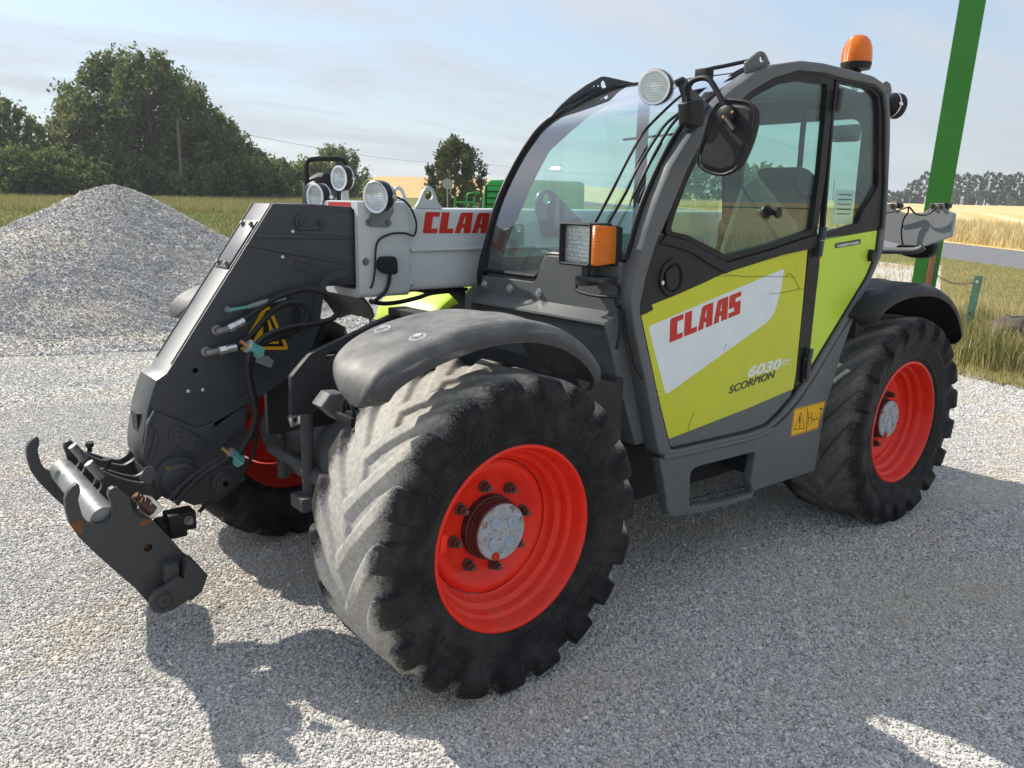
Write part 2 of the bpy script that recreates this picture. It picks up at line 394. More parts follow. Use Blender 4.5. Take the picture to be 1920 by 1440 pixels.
def stick(name, me, p, q, Y, material, parent, width=None, height=None):
    """lay a flat mesh (local x right, y up) on a face looking towards +Y: baseline from p=(x,z) towards q, width given by |pq|"""
    vs = [v.co.copy() for v in me.vertices]
    x0, x1 = min(v.x for v in vs), max(v.x for v in vs); y0, y1 = min(v.y for v in vs), max(v.y for v in vs)
    d = Vector(q)-Vector(p); W = d.length if width is None else width; d.normalize(); nrm = Vector((-d.y, d.x))
    if d.x < 0: nrm = Vector((d.y, -d.x))
    k = W/(x1-x0); kz = k if height is None else height/(y1-y0)
    for v in me.vertices:
        a = (v.co.x-x0)*k; b = (v.co.y-y0)*kz
        pos = Vector(p)+d*a+nrm*b
        v.co = (pos.x, Y+v.co.z, pos.y)
    return link(name, me, material, parent, None)
def bolt(name, p, axis, r, h, material, parent, n=6, washer=True):
    b = MB(); a = Vector(p); d = Vector(axis).normalized()
    if washer: b.cyl(a, a+d*h*.25, r*1.45, 16)
    b.cyl(a+d*h*.2, a+d*h, r, n)
    return b.build(name, material, parent, 30)

# ================================================================== the telehandler
T = empty('telehandler')
tag(T, 'lime green and grey telescopic loader with red wheel rims parked on gravel', 'telehandler')

# ---- wheels -------------------------------------------------------
def tyre_mesh():
    prof = [(-.150, .318), (-.176, .3245), (-.192, .365), (-.203, .415), (-.206, .455), (-.200, .490), (-.186, .518), (-.150, .535), (-.075, .545), (0, .548)]
    prof = prof + [(-a, r) for a, r in prof[-2::-1]]
    P = catmull([(a, r, 0) for a, r in prof], 13)
    P = np.array([(p.x, p.y) for p in P]); NS = len(P); NT = 640; NL = 19
    tan = np.gradient(P, axis=0); nrm = np.stack([-tan[:, 1], tan[:, 0]], -1); nrm /= np.linalg.norm(nrm, axis=1)[:, None]
    if nrm[NS//2, 1] < 0: nrm = -nrm
    th = np.linspace(0, 2*np.pi, NT, endpoint=False)
    A = P[:, 0][None, :]; rr_ = P[:, 1][None, :]; TH = th[:, None]
    def ss(e0, e1, x): t = np.clip((x-e0)/(e1-e0), 0, 1); return t*t*(3-2*t)
    H = np.zeros((NT, NS))
    for sg in (-1, 1):
        a = sg*A
        cl = .42*(np.clip(a, -.05, .17)/.17)**1.0 + .03*ss(.12, .2, a)       # arm sweeping from the centre to the shoulder
        ph = (TH - cl - (0 if sg > 0 else np.pi/NL) + .012*np.sin(TH*7+sg)) % (2*np.pi/NL)
        ph = np.minimum(ph, 2*np.pi/NL-ph)*.56
        half = .044 + .012*ss(.03, .19, a)
        sof = .016-.009*ss(.10, .18, a)
        m = 1-ss(half-sof, half+sof, ph)
        along = ss(-.05, -.015, a)
        lowr = np.where(a > .12, ss(.430, .505, rr_), 1)
        H = np.maximum(H, (.015+.017*ss(.07, .18, a))*m*along*lowr)
    # raised ring on the sidewall and small worn chips
    ring = .004*np.exp(-((rr_-.352)/.006)**2)*(np.abs(A) > .15)
    H = H + ring
    V = np.zeros((NT, NS, 3))
    a_ = A + nrm[:, 0][None, :]*H; r_ = rr_ + nrm[:, 1][None, :]*H
    a_ = np.where(a_ < 0, a_*1.25, a_)
    V[:, :, 0] = r_*np.cos(TH); V[:, :, 1] = a_; V[:, :, 2] = r_*np.sin(TH)
    i = np.arange(NT)[:, None]; j = np.arange(NS-1)[None, :]; i2 = (i+1) % NT
    F = np.stack([i*NS+j, i*NS+j+1, i2*NS+j+1, i2*NS+j], -1).reshape(-1, 4)
    me = bpy.data.meshes.new('tyre'); me.from_pydata(V.reshape(-1, 3).tolist(), [], F.tolist()); me.update()
    me.flip_normals() if me.polygons[NS//2].normal.dot(Vector(me.polygons[NS//2].center)) < 0 else None
    return me
RIM = [(.180, .330), (.184, .326), (.184, .320), (.176, .314), (.160, .309), (.140, .304), (.128, .300), (.122, .291), (.116, .287), (.088, .283), (.080, .276), (.075, .264), (.052, .260), (.042, .252), (.036, .247)]
def sidewall_text(tyre, body, start, size, r, parent, axial=.2015):
    me = text_mesh(body, size, .0022, .12, .001, space=1.12)
    for v in me.vertices:
        a = start + v.co.x/r; rad = r+v.co.y
        ax = axial + .004 - .35*abs(rad-.44)**1.35 + v.co.z
        v.co = (rad*math.cos(a), ax, rad*math.sin(a))
    return me
TYRE = tyre_mesh()
def rim_meshes():
    out = {}
    b = MB(); b.lathe(RIM, 96); b.lathe([(-.18, .330), (-.18, .318), (-.12, .300), (-.06, .262), (.036, .247)], 96)
    out['rim'] = (b, 'rim_red')
    b = MB(); b.lathe([(.020, .2445), (.034, .243), (.042, .236), (.046, .226), (.044, .212), (.030, .190), (.022, .170), (.020, .150), (.020, .06)], 96); out['disc'] = (b, 'rim_red')
    b = MB(); b.lathe([(.018, .116), (.046, .115), (.049, .109), (.062, .108), (.064, .106), (.092, .1055), (.095, .102)], 64); out['hub'] = (b, 'hub_maroon')
    b = MB(); b.lathe([(.088, .1015), (.099, .101), (.103, .096), (.104, .02), (.104, 0.0005)], 64); out['hub_cap'] = (b, 'hub_cap_grey')
    return out
RM = {k: b.build(k, m, None, 30) for k, (b, m) in rim_meshes().items()}
RMM = {k: o.data for k, o in RM.items()}
for o in RM.values(): bpy.data.objects.remove(o)
def nut_mesh():
    b = MB(); b.cyl((0, .018, 0), (0, .028, 0), .022, 18); b.cyl((0, .026, 0), (0, .052, 0), .0165, 6); b.cyl((0, .05, 0), (0, .066, 0), .010, 10)
    o = b.build('wheel_nut', 'nut_steel', None, 30); m = o.data; bpy.data.objects.remove(o); return m
NUT = nut_mesh()
def plug_mesh():
    b = MB(); b.lathe([(.1038, .0205), (.1070, .020), (.1074, .0035), (.1052, .003), (.1052, .0003)], 20)
    o = b.build('plug', 'hub_plug', None, 30); m = o.data; bpy.data.objects.remove(o); return m
PLUG = plug_mesh()
def wheel(x, side, tm, spin=0.0, full=True, steer=0.0):
    w_ = empty('wheel', (x, .895*side, .557), T)
    w_.rotation_euler = (0, 0, (math.pi if side < 0 else 0)+steer)
    o = link('tyre', TYRE, None, w_, 60)
    if not TYRE.materials: TYRE.materials.append(MATS['tyre_front'])
    o.material_slots[0].link = 'OBJECT'; o.material_slots[0].material = MATS[tm]; o.rotation_euler = (0, -spin if side > 0 else spin, 0)
    for k in ('rim', 'disc', 'hub', 'hub_cap'):
        o = bpy.data.objects.new(k, RMM[k]); COL.objects.link(o); o.parent = w_
    for i in range(8):
        a = spin+.28+i*math.pi/4
        o = bpy.data.objects.new('wheel_nut', NUT); COL.objects.link(o); o.parent = w_; o.location = (.152*math.cos(a), 0, .152*math.sin(a)); o.rotation_euler = (0, a*3, 0)
    if full:
        for i in range(4):
            a = spin+.55+i*math.pi/2
            o = bpy.data.objects.new('plug', PLUG); COL.objects.link(o); o.parent = w_; o.location = (.052*math.cos(a), 0, .052*math.sin(a))
        b = MB(); b.cyl((0, .102, 0), (0, .110, 0), .015, 16); b.cyl((0, .109, 0), (0, .1115, 0), .006, 4)
        o = b.build('drain_plug', 'decal_red', w_, 30); o.location = (.030, 0, -.080)
        # moulded lettering
        for body, st, size, r_ in (('TRELLEBORG', .50, .052, .400), ('TH400', 2.05, .058, .412), ('TRELLEBORG', 3.55, .052, .400), ('400/70 R 24', 5.25, .036, .392), ('146 A8', 6.05, .022, .375)):
            link('lettering', sidewall_text(None, body, st, size, r_, w_), 'black_plastic', w_, None)
        b = MB(); b.box(-.012, .012, .150, .176, -.03, .03); o = b.build('balance_tab', 'rim_red', w_, 30, .004); o.location = (.285, -.01, .05)
        o.rotation_euler = (0, -.15, 0)
    return w_
WB = -2.656
wheel(0, 1, 'tyre_front', .35)
wheel(0, -1, 'tyre_front', 1.1, False)
wheel(WB, 1, 'tyre_rear', 1.25)
wheel(WB, -1, 'tyre_rear', .6, False)

# ---- axles and chassis --------------------------------------------
def axle(name, x):
    b = MB()
    prof = [(-.80, .11), (-.74, .16), (-.70, .165), (-.66, .12), (-.60, .10), (-.45, .085), (-.25, .095), (-.16, .15), (0, .18)]
    prof = prof + [(-t, r_) for t, r_ in prof[-2::-1]]
    b.lathe(prof, 28, 'Y', (x, 0, .557))
    o = b.build(name, 'cast_iron', T, 40)
    for s in (-1, 1):
        k = MB()
        k.box(x-.07, x+.09, s*.60-.035, s*.60+.035, .557-.20, .557+.20)
        k.cyl((x+.10, s*.60, .557-.22), (x+.10, s*.60, .557+.22), .03, 12)
        for a in range(6): k.cyl((x+.13*math.cos(a), s*.60-s*.02, .557+.13*math.sin(a)), (x+.13*math.cos(a), s*.60-s*.07, .557+.13*math.sin(a)), .014, 6)
        k.build('steering_knuckle', 'cast_iron', o, 35, .012)
    k = MB(); k.tube([(x+.17, -.58, .50), (x+.17, .58, .50)], .022, 12); k.cyl((x+.17, -.22, .50), (x+.17, .22, .50), .04, 16)
    k.build('steering_rod', 'cast_iron', o, 35)
    return o
axle('front_axle', 0.0)
axle('rear_axle', WB)
plate('chassis_rail', rounded([(0.436, 1.032), (0.359, 1.11), (-0.049, 1.251), (-0.046, 1.002), (0.261, 0.936), (0.354, 0.885), (0.442, 0.889)] + [(-.45, .80), (-.45, 1.16)][:0], .008), .27, .30, 'chassis', T, [rounded([(0.301, 1.094), (0.278, 1.109), (0.252, 1.113), (0.244, 1.099), (0.26, 1.079), (0.287, 1.073)], .01)], .002)
MB().box(-3.35, .30, -.30, -.27, .66, .98).build('chassis_rail', 'chassis', T, 35, .004)
MB().box(-3.35, -.20, .27, .30, .60, .98).build('chassis_rail', 'chassis', T, 35, .004)
MB().box(-3.3, -.15, -.27, .27, .62, .66).build('belly_plate', 'chassis', T, 35, .003)
MB().box(-.62, -.58, -.95, .95, .42, 1.02).build('cross_bulkhead', 'chassis', T, 35, .004)
MB().box(-2.0, -.70, .32, .70, .36, .72).build('fuel_tank', 'chassis', T, 35, .03)
MB().box(-2.05, -.70, -.98, -.32, .40, .80).build('side_tank', 'chassis', T, 35, .03)
# engine cover on the right-hand side
hp = [(-.62, .80), (-.66, 1.10), (-.85, 1.23), (-2.2, 1.34), (-3.30, 1.30), (-3.45, 1.10), (-3.45, .82)]
plate('engine_cover', rounded(hp, .08, 4), -1.02, -.44, 'lime_light', T, bevel=.03)
plate('engine_cover_trim', [(-.60, 1.02), (-.70, 1.10), (-.95, 1.20), (-1.0, 1.16), (-.72, 1.02)], -.70, -.437, 'fender_plastic', T, bevel=.004)
MB().box(-3.52, -3.36, -.92, .92, .52, 1.12).build('counterweight', 'slate', T, 35, .05)
MB().box(-3.5, -2.6, -.42, .30, .98, 1.12).build('rear_deck', 'chassis', T, 35, .01)
plate('boom_pivot_plate', [(-3.45, 1.0), (-3.45, 1.45), (-3.30, 1.62), (-3.0, 1.62), (-2.6, 1.1), (-2.6, 1.0)], -.02, .01, 'slate', T, [circ(-3.15, 1.48, .05)])
plate('boom_pivot_plate', [(-3.45, 1.0), (-3.45, 1.45), (-3.30, 1.62), (-3.0, 1.62), (-2.6, 1.1), (-2.6, 1.0)], -.41, -.38, 'slate', T, [circ(-3.15, 1.48, .05)])
# bracket under the front fender, tie-down eye
plate('fender_bracket', [(0.429, 0.965), (0.392, 1.006), (0.343, 1.003), (0.315, 0.973), (0.341, 0.922), (0.364, 0.905)], .44, .52, 'frame_grey', T, bevel=.008)
MB().box(.10, .20, .30, .46, .90, .98).build('bracket_foot', 'chassis', T, 35, .006)
te = [(0.386, 0.64, 0.956)][0]
b = MB(); b.tube([(te[0], .60, te[2]), (te[0], .60, te[2]+.03), (te[0], .63, te[2]+.055), (te[0], .67, te[2]+.03), (te[0], .67, te[2])], .008, 8, smooth_n=4); b.box(te[0]-.05, te[0]+.02, .58, .69, te[2]-.03, te[2])
b.build('tie_down_eye', 'black_plastic', T, 40, .003)
b = MB(); b.tube([(0.439, 0.28, 0.88), (0.404, 0.28, 0.883), (0.405, 0.28, 0.852), (0.431, 0.28, 0.848), (0.439, 0.28, 0.879)], .010, 8); b.build('tow_hook', 'zinc', T, 40)
b = MB(); b.cyl((.20, -.10, .40), (.20, -.10, .80), .028, 14); b.box(.14, .26, -.16, -.04, .36, .42); b.build('stabiliser_rod', 'cast_iron', T, 35, .008)

# ---- fenders ------------------------------------------------------
def fender(path, y0, y1, name, material, cx, flip=1, thick=.012, tip=.10, lip=.06, tip_in=None, dx=0.0):
    """sheet swept along a side path; rounded corners at both ends and a rolled outer lip"""
    P = catmull([(x+dx, 0, z) for x, z in path], 8); n = len(P); TS = [.86*k/11 for k in range(12)]+[.86+.14*math.sin(k/8*math.pi/2) for k in range(1, 9)]; NY = len(TS); ti = tip_in or tip
    ln = [0]
    for i in range(1, n): ln.append(ln[-1]+(P[i]-P[i-1]).length)
    vs = []; fs = []
    for layer in (0, 1):
        for i in range(n):
            tg = (P[min(i+1, n-1)]-P[max(i-1, 0)]).normalized(); nm = Vector((-tg.z, 0, tg.x))
            if nm.z < 0 and abs(nm.z) > .2: nm = -nm
            if nm.dot(P[i]-Vector((cx, 0, .557))) < 0: nm = -nm
            e = min(ln[i], ln[-1]-ln[i])
            inset = 0 if e > tip else tip*(1-math.sqrt(max(0, 1-((tip-e)/tip)**2)))
            ef = ln[i]; ins2 = inset if (tip_in is None or ef > ti) else ti*(1-math.sqrt(max(0, 1-((ti-ef)/ti)**2)))
            for j in range(NY):
                t = TS[j]
                ya = y0+ins2; yb = y1-inset
                y = ya+(yb-ya)*t
                tt = min(1, max(0, (t-.86)/.14)); tl = max(0, (.12-t)/.12)
                drop = lip*(1-math.sqrt(1-tt*tt))+.015*tl*tl
                rib = .008*math.exp(-((t-.48)/.045)**2)*min(1, max(0, (ln[i]-.25)/.15))
                q = P[i]-nm*(drop+layer*thick)+nm*rib
                vs.append((q.x, y*flip, q.z))
    for layer in (0, 1):
        o = layer*n*NY
        for i in range(n-1):
            for j in range(NY-1): fs.append((o+i*NY+j, o+(i+1)*NY+j, o+(i+1)*NY+j+1, o+i*NY+j+1))
    o = n*NY
    for i in range(n-1):
        for j in (0, NY-1): fs.append((i*NY+j, (i+1)*NY+j, o+(i+1)*NY+j, o+i*NY+j))
    for j in range(NY-1):
        for i in (0, n-1): fs.append((i*NY+j, i*NY+j+1, o+i*NY+j+1, o+i*NY+j))
    m = MB(); m.add(vs, fs); return m.build(name, material, T, 50)
FP = [(.575, 1.092), (.570, 1.128), (.550, 1.168), (.510, 1.203), (.43, 1.240), (.30, 1.279), (.15, 1.304), (0, 1.304), (-.14, 1.275), (-.26, 1.215), (-.345, 1.135), (-.385, 1.050)]
f1 = fender(FP, .715, 1.115, 'front_fender', 'fender_plastic', 0, tip=.075, lip=.056, tip_in=.34)
fender(FP, .715, 1.115, 'front_fender', 'fender_plastic', 0, -1, tip=.075, lip=.056, tip_in=.34, dx=-.13)
for (x, y) in ((.347, .808), (.341, 1.005)):
    bb = MB(); bb.lathe([(0, .030), (.004, .028), (.004, .020), (-.002, .018), (-.002, .0135), (.010, .0125), (.010, .002)], 18, 'Z'); o = bb.build('fender_bolt', 'zinc', f1, 30)
    o.location = (x, y, 1.2655); o.rotation_euler = (0, .30, 0)
RP = [(-2.10, 1.16), (-2.20, 1.235), (-2.36, 1.285), (-2.56, 1.300), (-2.76, 1.285), (-2.93, 1.235), (-3.06, 1.155), (-3.15, 1.05), (-3.19, .95)]
f2 = fender(RP, .60, 1.12, 'rear_fender', 'black_plastic', WB, 1, tip=.07, lip=.05)
fender(RP, .60, 1.12, 'rear_fender', 'black_plastic', WB, -1, tip=.07, lip=.05)
bolt('fender_bolt', (-2.30, .92, 1.283), (0, 0, 1), .014, .012, 'zinc', f2)
MB().box(-2.7, -2.62, .30, 1.0, 1.235, 1.262).build('fender_support', 'chassis', T, 35, .004)
MB().box(-.05, .03, .30, 1.0, 1.235, 1.262).build('fender_support', 'chassis', T, 35, .004)

# ---- boom ---------------------------------------------------------
bo = [(-.19+dx, z) for dx, z in ((-.15, 1.275), (.14, 1.275), (.14, 1.635), (-.15, 1.635))]
plate('boom', rounded(bo, .028, 4), -3.35, -.25, 'boom_grey', T, [rounded([(-.315, 1.30), (-.075, 1.30), (-.075, 1.61), (-.315, 1.61)], .02)], .003, 'X')
co = [(-.355, 1.258), (-.035, 1.258), (-.035, 1.662), (-.355, 1.662)]
collar = plate('boom_collar', rounded(co, .03, 4), -.28, -.032, 'boom_grey', T, [rounded([(-.32, 1.295), (-.07, 1.295), (-.07, 1.628), (-.32, 1.628)], .015)], .004, 'X')
plate('collar_gusset', [(-0.232, 1.372), (-0.245, 1.353), (-0.3, 1.328), (-0.303, 1.303), (-0.216, 1.307), (-0.217, 1.373)], -.060, -.037, 'boom_grey', T, bevel=.003)
for z0 in (.0,):
    plate('boom_rib', rounded([(-.058, 1.447), (-.036, 1.447), (-.036, 1.462), (-.058, 1.462)], .006), -1.6, -.29, 'boom_grey', T, bevel=.003, axis='X')
MB().box(-.034, -.030, -.30, -.10, 1.632, 1.655).build('collar_wear_pad', 'decal_red', T, 35)
inner = MB().box(-2.4, .20, -.305, -.085, 1.31, 1.615).build('inner_boom', 'slate', T, 35, .018)
# head (gooseneck)
HY0, HY1 = -.295, -.088
head = plate('boom_head', [(0.314, 1.646), (0.136, 1.646), (-0.06, 1.635), (-0.045, 1.388), (0.005, 1.379), (0.068, 1.363), (0.112, 1.322), (0.131, 1.262), (0.147, 1.174), (0.186, 1.082), (0.272, 1.001), (0.367, 0.934)]
    + [(0.264, 0.946), (0.45, 0.858), (0.466, 0.764), (0.478, 0.632), (0.519, 0.534), (0.594, 0.478), (0.693, 0.477), (0.777, 0.536), (0.842, 0.642), (0.868, 0.703), (0.864, 0.772), (0.837, 0.891), (0.821, 0.937), (0.798, 0.995), (0.758, 1.017)], HY0, HY1, 'slate', T, [circ(*p, .011, 12) for p in [(0.651, 1.015)]], .004)
# front cover plate with bolts, welded side seams
fr = [(0.314, 1.646), (0.404, 1.527), (0.555, 1.338)] + [(0.758, 1.017), (0.798, 0.995)]
edge = [Vector(p) for p in fr]
def along(a, b, t): return a+(b-a)*t
A_, B_ = edge[0], edge[3]
dn = (B_-A_).normalized(); nn = Vector((dn.y, -dn.x));
if nn.x < 0: nn = -nn
def on_front(t, y, h): p = along(A_, B_, t); return (p.x+nn.x*h, y, p.y+nn.y*h)
L0 = (B_-A_).length
b = MB()
for (t0, t1, h) in ((.11, .40, .006),):
    q = [on_front(t0, HY0+.035, h), on_front(t0, HY1-.035, h), on_front(t1, HY1-.035, h), on_front(t1, HY0+.035, h)]
    q2 = [on_front(t0, HY0+.035, -.002), on_front(t0, HY1-.035, -.002), on_front(t1, HY1-.035, -.002), on_front(t1, HY0+.035, -.002)]
    b.add(q+q2, [(0, 1, 2, 3), (7, 6, 5, 4), (0, 4, 5, 1), (1, 5, 6, 2), (2, 6, 7, 3), (3, 7, 4, 0)])
cover = b.build('cover_plate', 'slate', head, 35, .003)
for t in (.135, .375):
    for y in (HY0+.06, HY1-.06): bolt('cover_bolt', on_front(t, y, .005), (nn.x, 0, nn.y), .009, .014, 'bolt_grey', head)
for y in (HY0+.012, HY1-.012):
    b = MB(); b.tube([on_front(t/20, y, .000) for t in range(0, 20)], .0045, 6); b.build('weld_seam', 'slate', head, 40)
# slot at the foot of the front face
b = MB(); c = edge[4]
b.box(.828, .86, -.225, -.155, .72, .86); b.build('slot_recess', 'black_trim', head, 35)
# flange rib following the inside curve
rib = [(0.002, -0.088, 1.365), (0.067, -0.088, 1.356), (0.114, -0.088, 1.323), (0.135, -0.088, 1.263), (0.149, -0.088, 1.194), (0.167, -0.088, 1.126), (0.207, -0.088, 1.043), (0.271, -0.088, 0.98), (0.409, -0.088, 0.9), (0.526, -0.088, 0.847), (0.602, -0.088, 0.802)]
b = MB()
cp = catmull(rib, 5)
for k in range(len(cp)-1):
    pass
vs = []; fs = []
for i, p in enumerate(cp):
    tg = (cp[min(i+1, len(cp)-1)]-cp[max(i-1, 0)]).normalized(); nm = Vector((-tg.z, 0, tg.x))
    for (dy, dn_) in ((0, -.019), (.018, -.016), (.018, .016), (0, .019)): q = p+nm*dn_; vs.append((q.x, HY1+dy-.002, q.z))
for i in range(len(cp)-1):
    for j in range(3): fs.append((i*4+j, i*4+j+1, i*4+5+j, i*4+4+j))
b.add(vs, fs); b.build('head_flange', 'slate', head, 50)
plate('stiffener', [(0.387, 1.532), (-0.023, 1.517), (-0.022, 1.501), (0.388, 1.514)], -.09, -.078, 'slate', head, bevel=.004)
plate('stiffener', [(0.421, 1.497), (0.011, 1.415), (0.012, 1.399), (0.432, 1.484)], -.09, -.082, 'slate', head, bevel=.003)
plate('casting_frame', rounded([(0.228, 1.427), (0.118, 1.399), (0.128, 1.361), (0.236, 1.39)], .006), -.09, -.082, 'slate', head, [rounded([(0.22, 1.419), (0.127, 1.395), (0.135, 1.37), (0.226, 1.395)], .004)], .002)
def link_plate(p, q, r, y, parent, m='slate'):
    p, q = Vector(p), Vector(q); d = (q-p).normalized(); n_ = Vector((-d.y, d.x)); o = []
    a0 = math.atan2(n_.y, n_.x)
    for k in range(9): a = a0+math.pi*k/8; o.append((p.x+r*math.cos(a), p.y+r*math.sin(a)))
    for k in range(9): a = a0+math.pi+math.pi*k/8; o.append((q.x+r*math.cos(a)*.85, q.y+r*math.sin(a)*.85))
    l = plate('pin_lock', o, y, y+.012, m, parent, bevel=.003)
    b = MB(); b.lathe([(0, r*.62), (.010, r*.60), (.010, r*.1), (.006, r*.08)], 24, 'Y', (p.x, y+.012, p.y)); b.build('pin', 'plate_steel', parent, 35)
    bolt('lock_bolt', (q.x, y+.012, q.y), (0, 1, 0), r*.30, .014, 'plate_steel', parent)
a = [(0.194, 1.575), (0.121, 1.571)]
link_plate(a[0], a[1], .034, -.088, head)
a = [(0.739, 0.775), (0.671, 0.724)]
knuckle = plate('knuckle_plate', [(0.816, 0.883), (0.722, 0.827), (0.664, 0.791), (0.615, 0.801), (0.462, 0.866), (0.475, 0.768), (0.564, 0.71), (0.573, 0.689), (0.545, 0.669), (0.488, 0.644), (0.508, 0.558), (0.569, 0.495), (0.655, 0.491), (0.741, 0.532), (0.815, 0.612), (0.845, 0.646), (0.872, 0.707), (0.843, 0.854)], -.090, -.072, 'slate', head, bevel=.004)
link_plate(a[0], a[1], .036, -.072, head)
plate('knuckle_rib', [(0.817, 0.884), (0.84, 0.834), (0.811, 0.791), (0.843, 0.696), (0.853, 0.698), (0.823, 0.797), (0.852, 0.839), (0.823, 0.889)], -.074, -.055, 'slate', head, bevel=.003)
# big pivot bosses
pv = [(0.757, 0.613), (0.579, 0.558)]
b = MB(); b.lathe([(-.34, .085), (-.075, .085), (-.05, .085), (-.045, .068), (-.005, .068), (.0, .062), (.0, .044), (.006, .042), (.006, .008), (.003, .006)], 40, 'Y', (pv[0][0], 0, pv[0][1]))
piv = b.build('carriage_pivot', 'plate_steel', T, 35)
b = MB(); b.box(pv[0][0]+.02, pv[0][0]+.045, -.05, -.02, pv[0][1]+.045, pv[0][1]+.06); b.build('grease_block', 'brass', piv, 35, .003)
b = MB(); b.lathe([(-.33, .05), (-.075, .05), (-.06, .048), (-.055, .034), (-.040, .034), (-.038, .012)], 32, 'Y', (pv[1][0], 0, pv[1][1])); b.build('cylinder_pin', 'plate_steel', T, 35)
for p in [(0.685, 0.94), (0.629, 0.938)] + [(0.235, 1.538), (0.282, 1.438)]:
    b = MB(); b.lathe([(-.09, .008), (-.083, .0075), (-.080, .004), (-.080, .0005)], 12, 'Y', (p[0], 0, p[1])); b.build('rivet', 'zinc', head, 40)

# ---- carriage -----------------------------------------------------
CY0, CY1 = -.56, .165
side = [(1.135, 0.723), (1.143, 0.731), (1.157, 0.723), (1.173, 0.705), (1.182, 0.684), (1.183, 0.645), (1.175, 0.594), (1.15, 0.54), (1.107, 0.473), (1.048, 0.39), (0.991, 0.311), (0.947, 0.235), (0.902, 0.2), (0.849, 0.213), (0.786, 0.277), (0.777, 0.339), (0.811, 0.389), (0.863, 0.473), (0.903, 0.536), (0.924, 0.559), (0.954, 0.57), (0.974, 0.591), (0.98, 0.626), (0.979, 0.643), (0.998, 0.663), (1.017, 0.689), (1.031, 0.695), (1.044, 0.69), (1.051, 0.669), (1.044, 0.641), (1.041, 0.613), (1.049, 0.588), (1.069, 0.576), (1.097, 0.574), (1.121, 0.589), (1.135, 0.616), (1.14, 0.646), (1.143, 0.675), (1.134, 0.702)]
holep = [(0.935, 0.45)][0]
near = plate('carriage_plate', side, CY1-.03, CY1, 'plate_steel', T, [circ(*holep, .014, 14)], .003)
plate('carriage_plate', side, CY0, CY0+.03, 'plate_steel', T, [circ(*holep, .014, 14)], .003)
mid = [(1.02, 0.681), (0.992, 0.684), (0.954, 0.648), (0.915, 0.617), (0.865, 0.595), (0.846, 0.561), (0.818, 0.496), (0.853, 0.456), (0.906, 0.457), (0.957, 0.481), (0.986, 0.505), (1.022, 0.559), (1.027, 0.589), (1.022, 0.622), (1.029, 0.657)]
mid = [(1.079, 0.712), (1.06, 0.716), (1.025, 0.685), (0.978, 0.642), (0.953, 0.615), (0.926, 0.587), (0.879, 0.543), (0.863, 0.477), (0.924, 0.464), (0.982, 0.496), (1.027, 0.54), (1.052, 0.583), (1.041, 0.613), (1.044, 0.641), (1.052, 0.674)]
tb = (1.062, .574)
b = MB(); b.cyl((tb[0], CY0+.03, tb[1]), (tb[0], CY1-.028, tb[1]), .048, 32); b.build('carriage_tube', 'steel_bright', T, 40)
tb2 = [(0.983, 0.485)][0]
b = MB(); b.box(tb2[0]-.05, tb2[0]+.02, CY0+.03, CY1-.03, tb2[1]-.14, tb2[1]+.06); b.build('carriage_back', 'plate_steel', T, 35, .006)
lw = [(0.927, 0.283)][0]
b = MB(); b.box(lw[0]-.03, lw[0]+.03, CY0+.03, CY1-.03, lw[1]-.03, lw[1]+.03); b.build('carriage_crossbar', 'plate_steel', T, 35, .006)
# arms reaching from pivot to hook tube: hooked front, hollow top edge, each with a locking pin
ARM = [(1.050, .728), (1.066, .720), (1.040, .674), (1.022, .650), (1.019, .632), (1.030, .614), (1.052, .602), (1.062, .574), (1.020, .535), (.970, .500), (.900, .498), (.840, .530), (.800, .560), (.785, .600), (.800, .672), (.816, .668), (.842, .632), (.880, .615), (.928, .634), (.980, .664), (1.015, .690)]
for (y, pa) in ((-.075, True), (-.165, False), (-.335, True), (-.425, False)):
    wpts = rounded(ARM, .012, 3)
    if not pa: wpts = rounded([p for p in ARM[3:-1]]+[(1.0, .672)], .012, 3)
    pa = [(1.022, y+.028, .672), (1.060, y+.028, .733)] if pa else None
    plate('carriage_arm', wpts, y-.012, y+.012, 'plate_steel', T, bevel=.003)
    if pa:
        b = MB(); b.cyl(pa[0], pa[1], .0165, 18); b.build('lock_pin', 'bolt_grey', T, 35)
        c0 = Vector(pa[0]); b = MB(); b.cyl(c0+Vector((-.02, .0, .03)), c0+Vector((-.02, .01, .055)), .009, 10); b.cyl(c0+Vector((-.02, .01, .052)), c0+Vector((-.02, .012, .068)), .015, 12); b.build('lock_knob', 'black_plastic', T, 35)
b = MB(); b.lathe([(CY1-.029, .0005), (CY1-.029, .016), (CY1-.004, .0165)], 16, 'Y', (holep[0], 0, holep[1])); b.build('hole_bush', 'rust', T, 40)
rs = [(1.171, 0.594), (1.164, 0.602), (1.156, 0.597), (1.147, 0.604), (1.138, 0.598), (1.135, 0.582), (1.142, 0.572), (1.138, 0.559), (1.149, 0.554), (1.158, 0.569), (1.165, 0.575)]
plate('rust_patch', rs, CY1-.001, CY1+.0006, 'rust', T, bevel=0)
rs = [(0.963, 0.555), (0.933, 0.556), (0.914, 0.549), (0.93, 0.536), (0.959, 0.539)]
plate('rust_patch', rounded(rs, .008, 4), CY1-.001, CY1+.0006, 'rust', T, bevel=0)
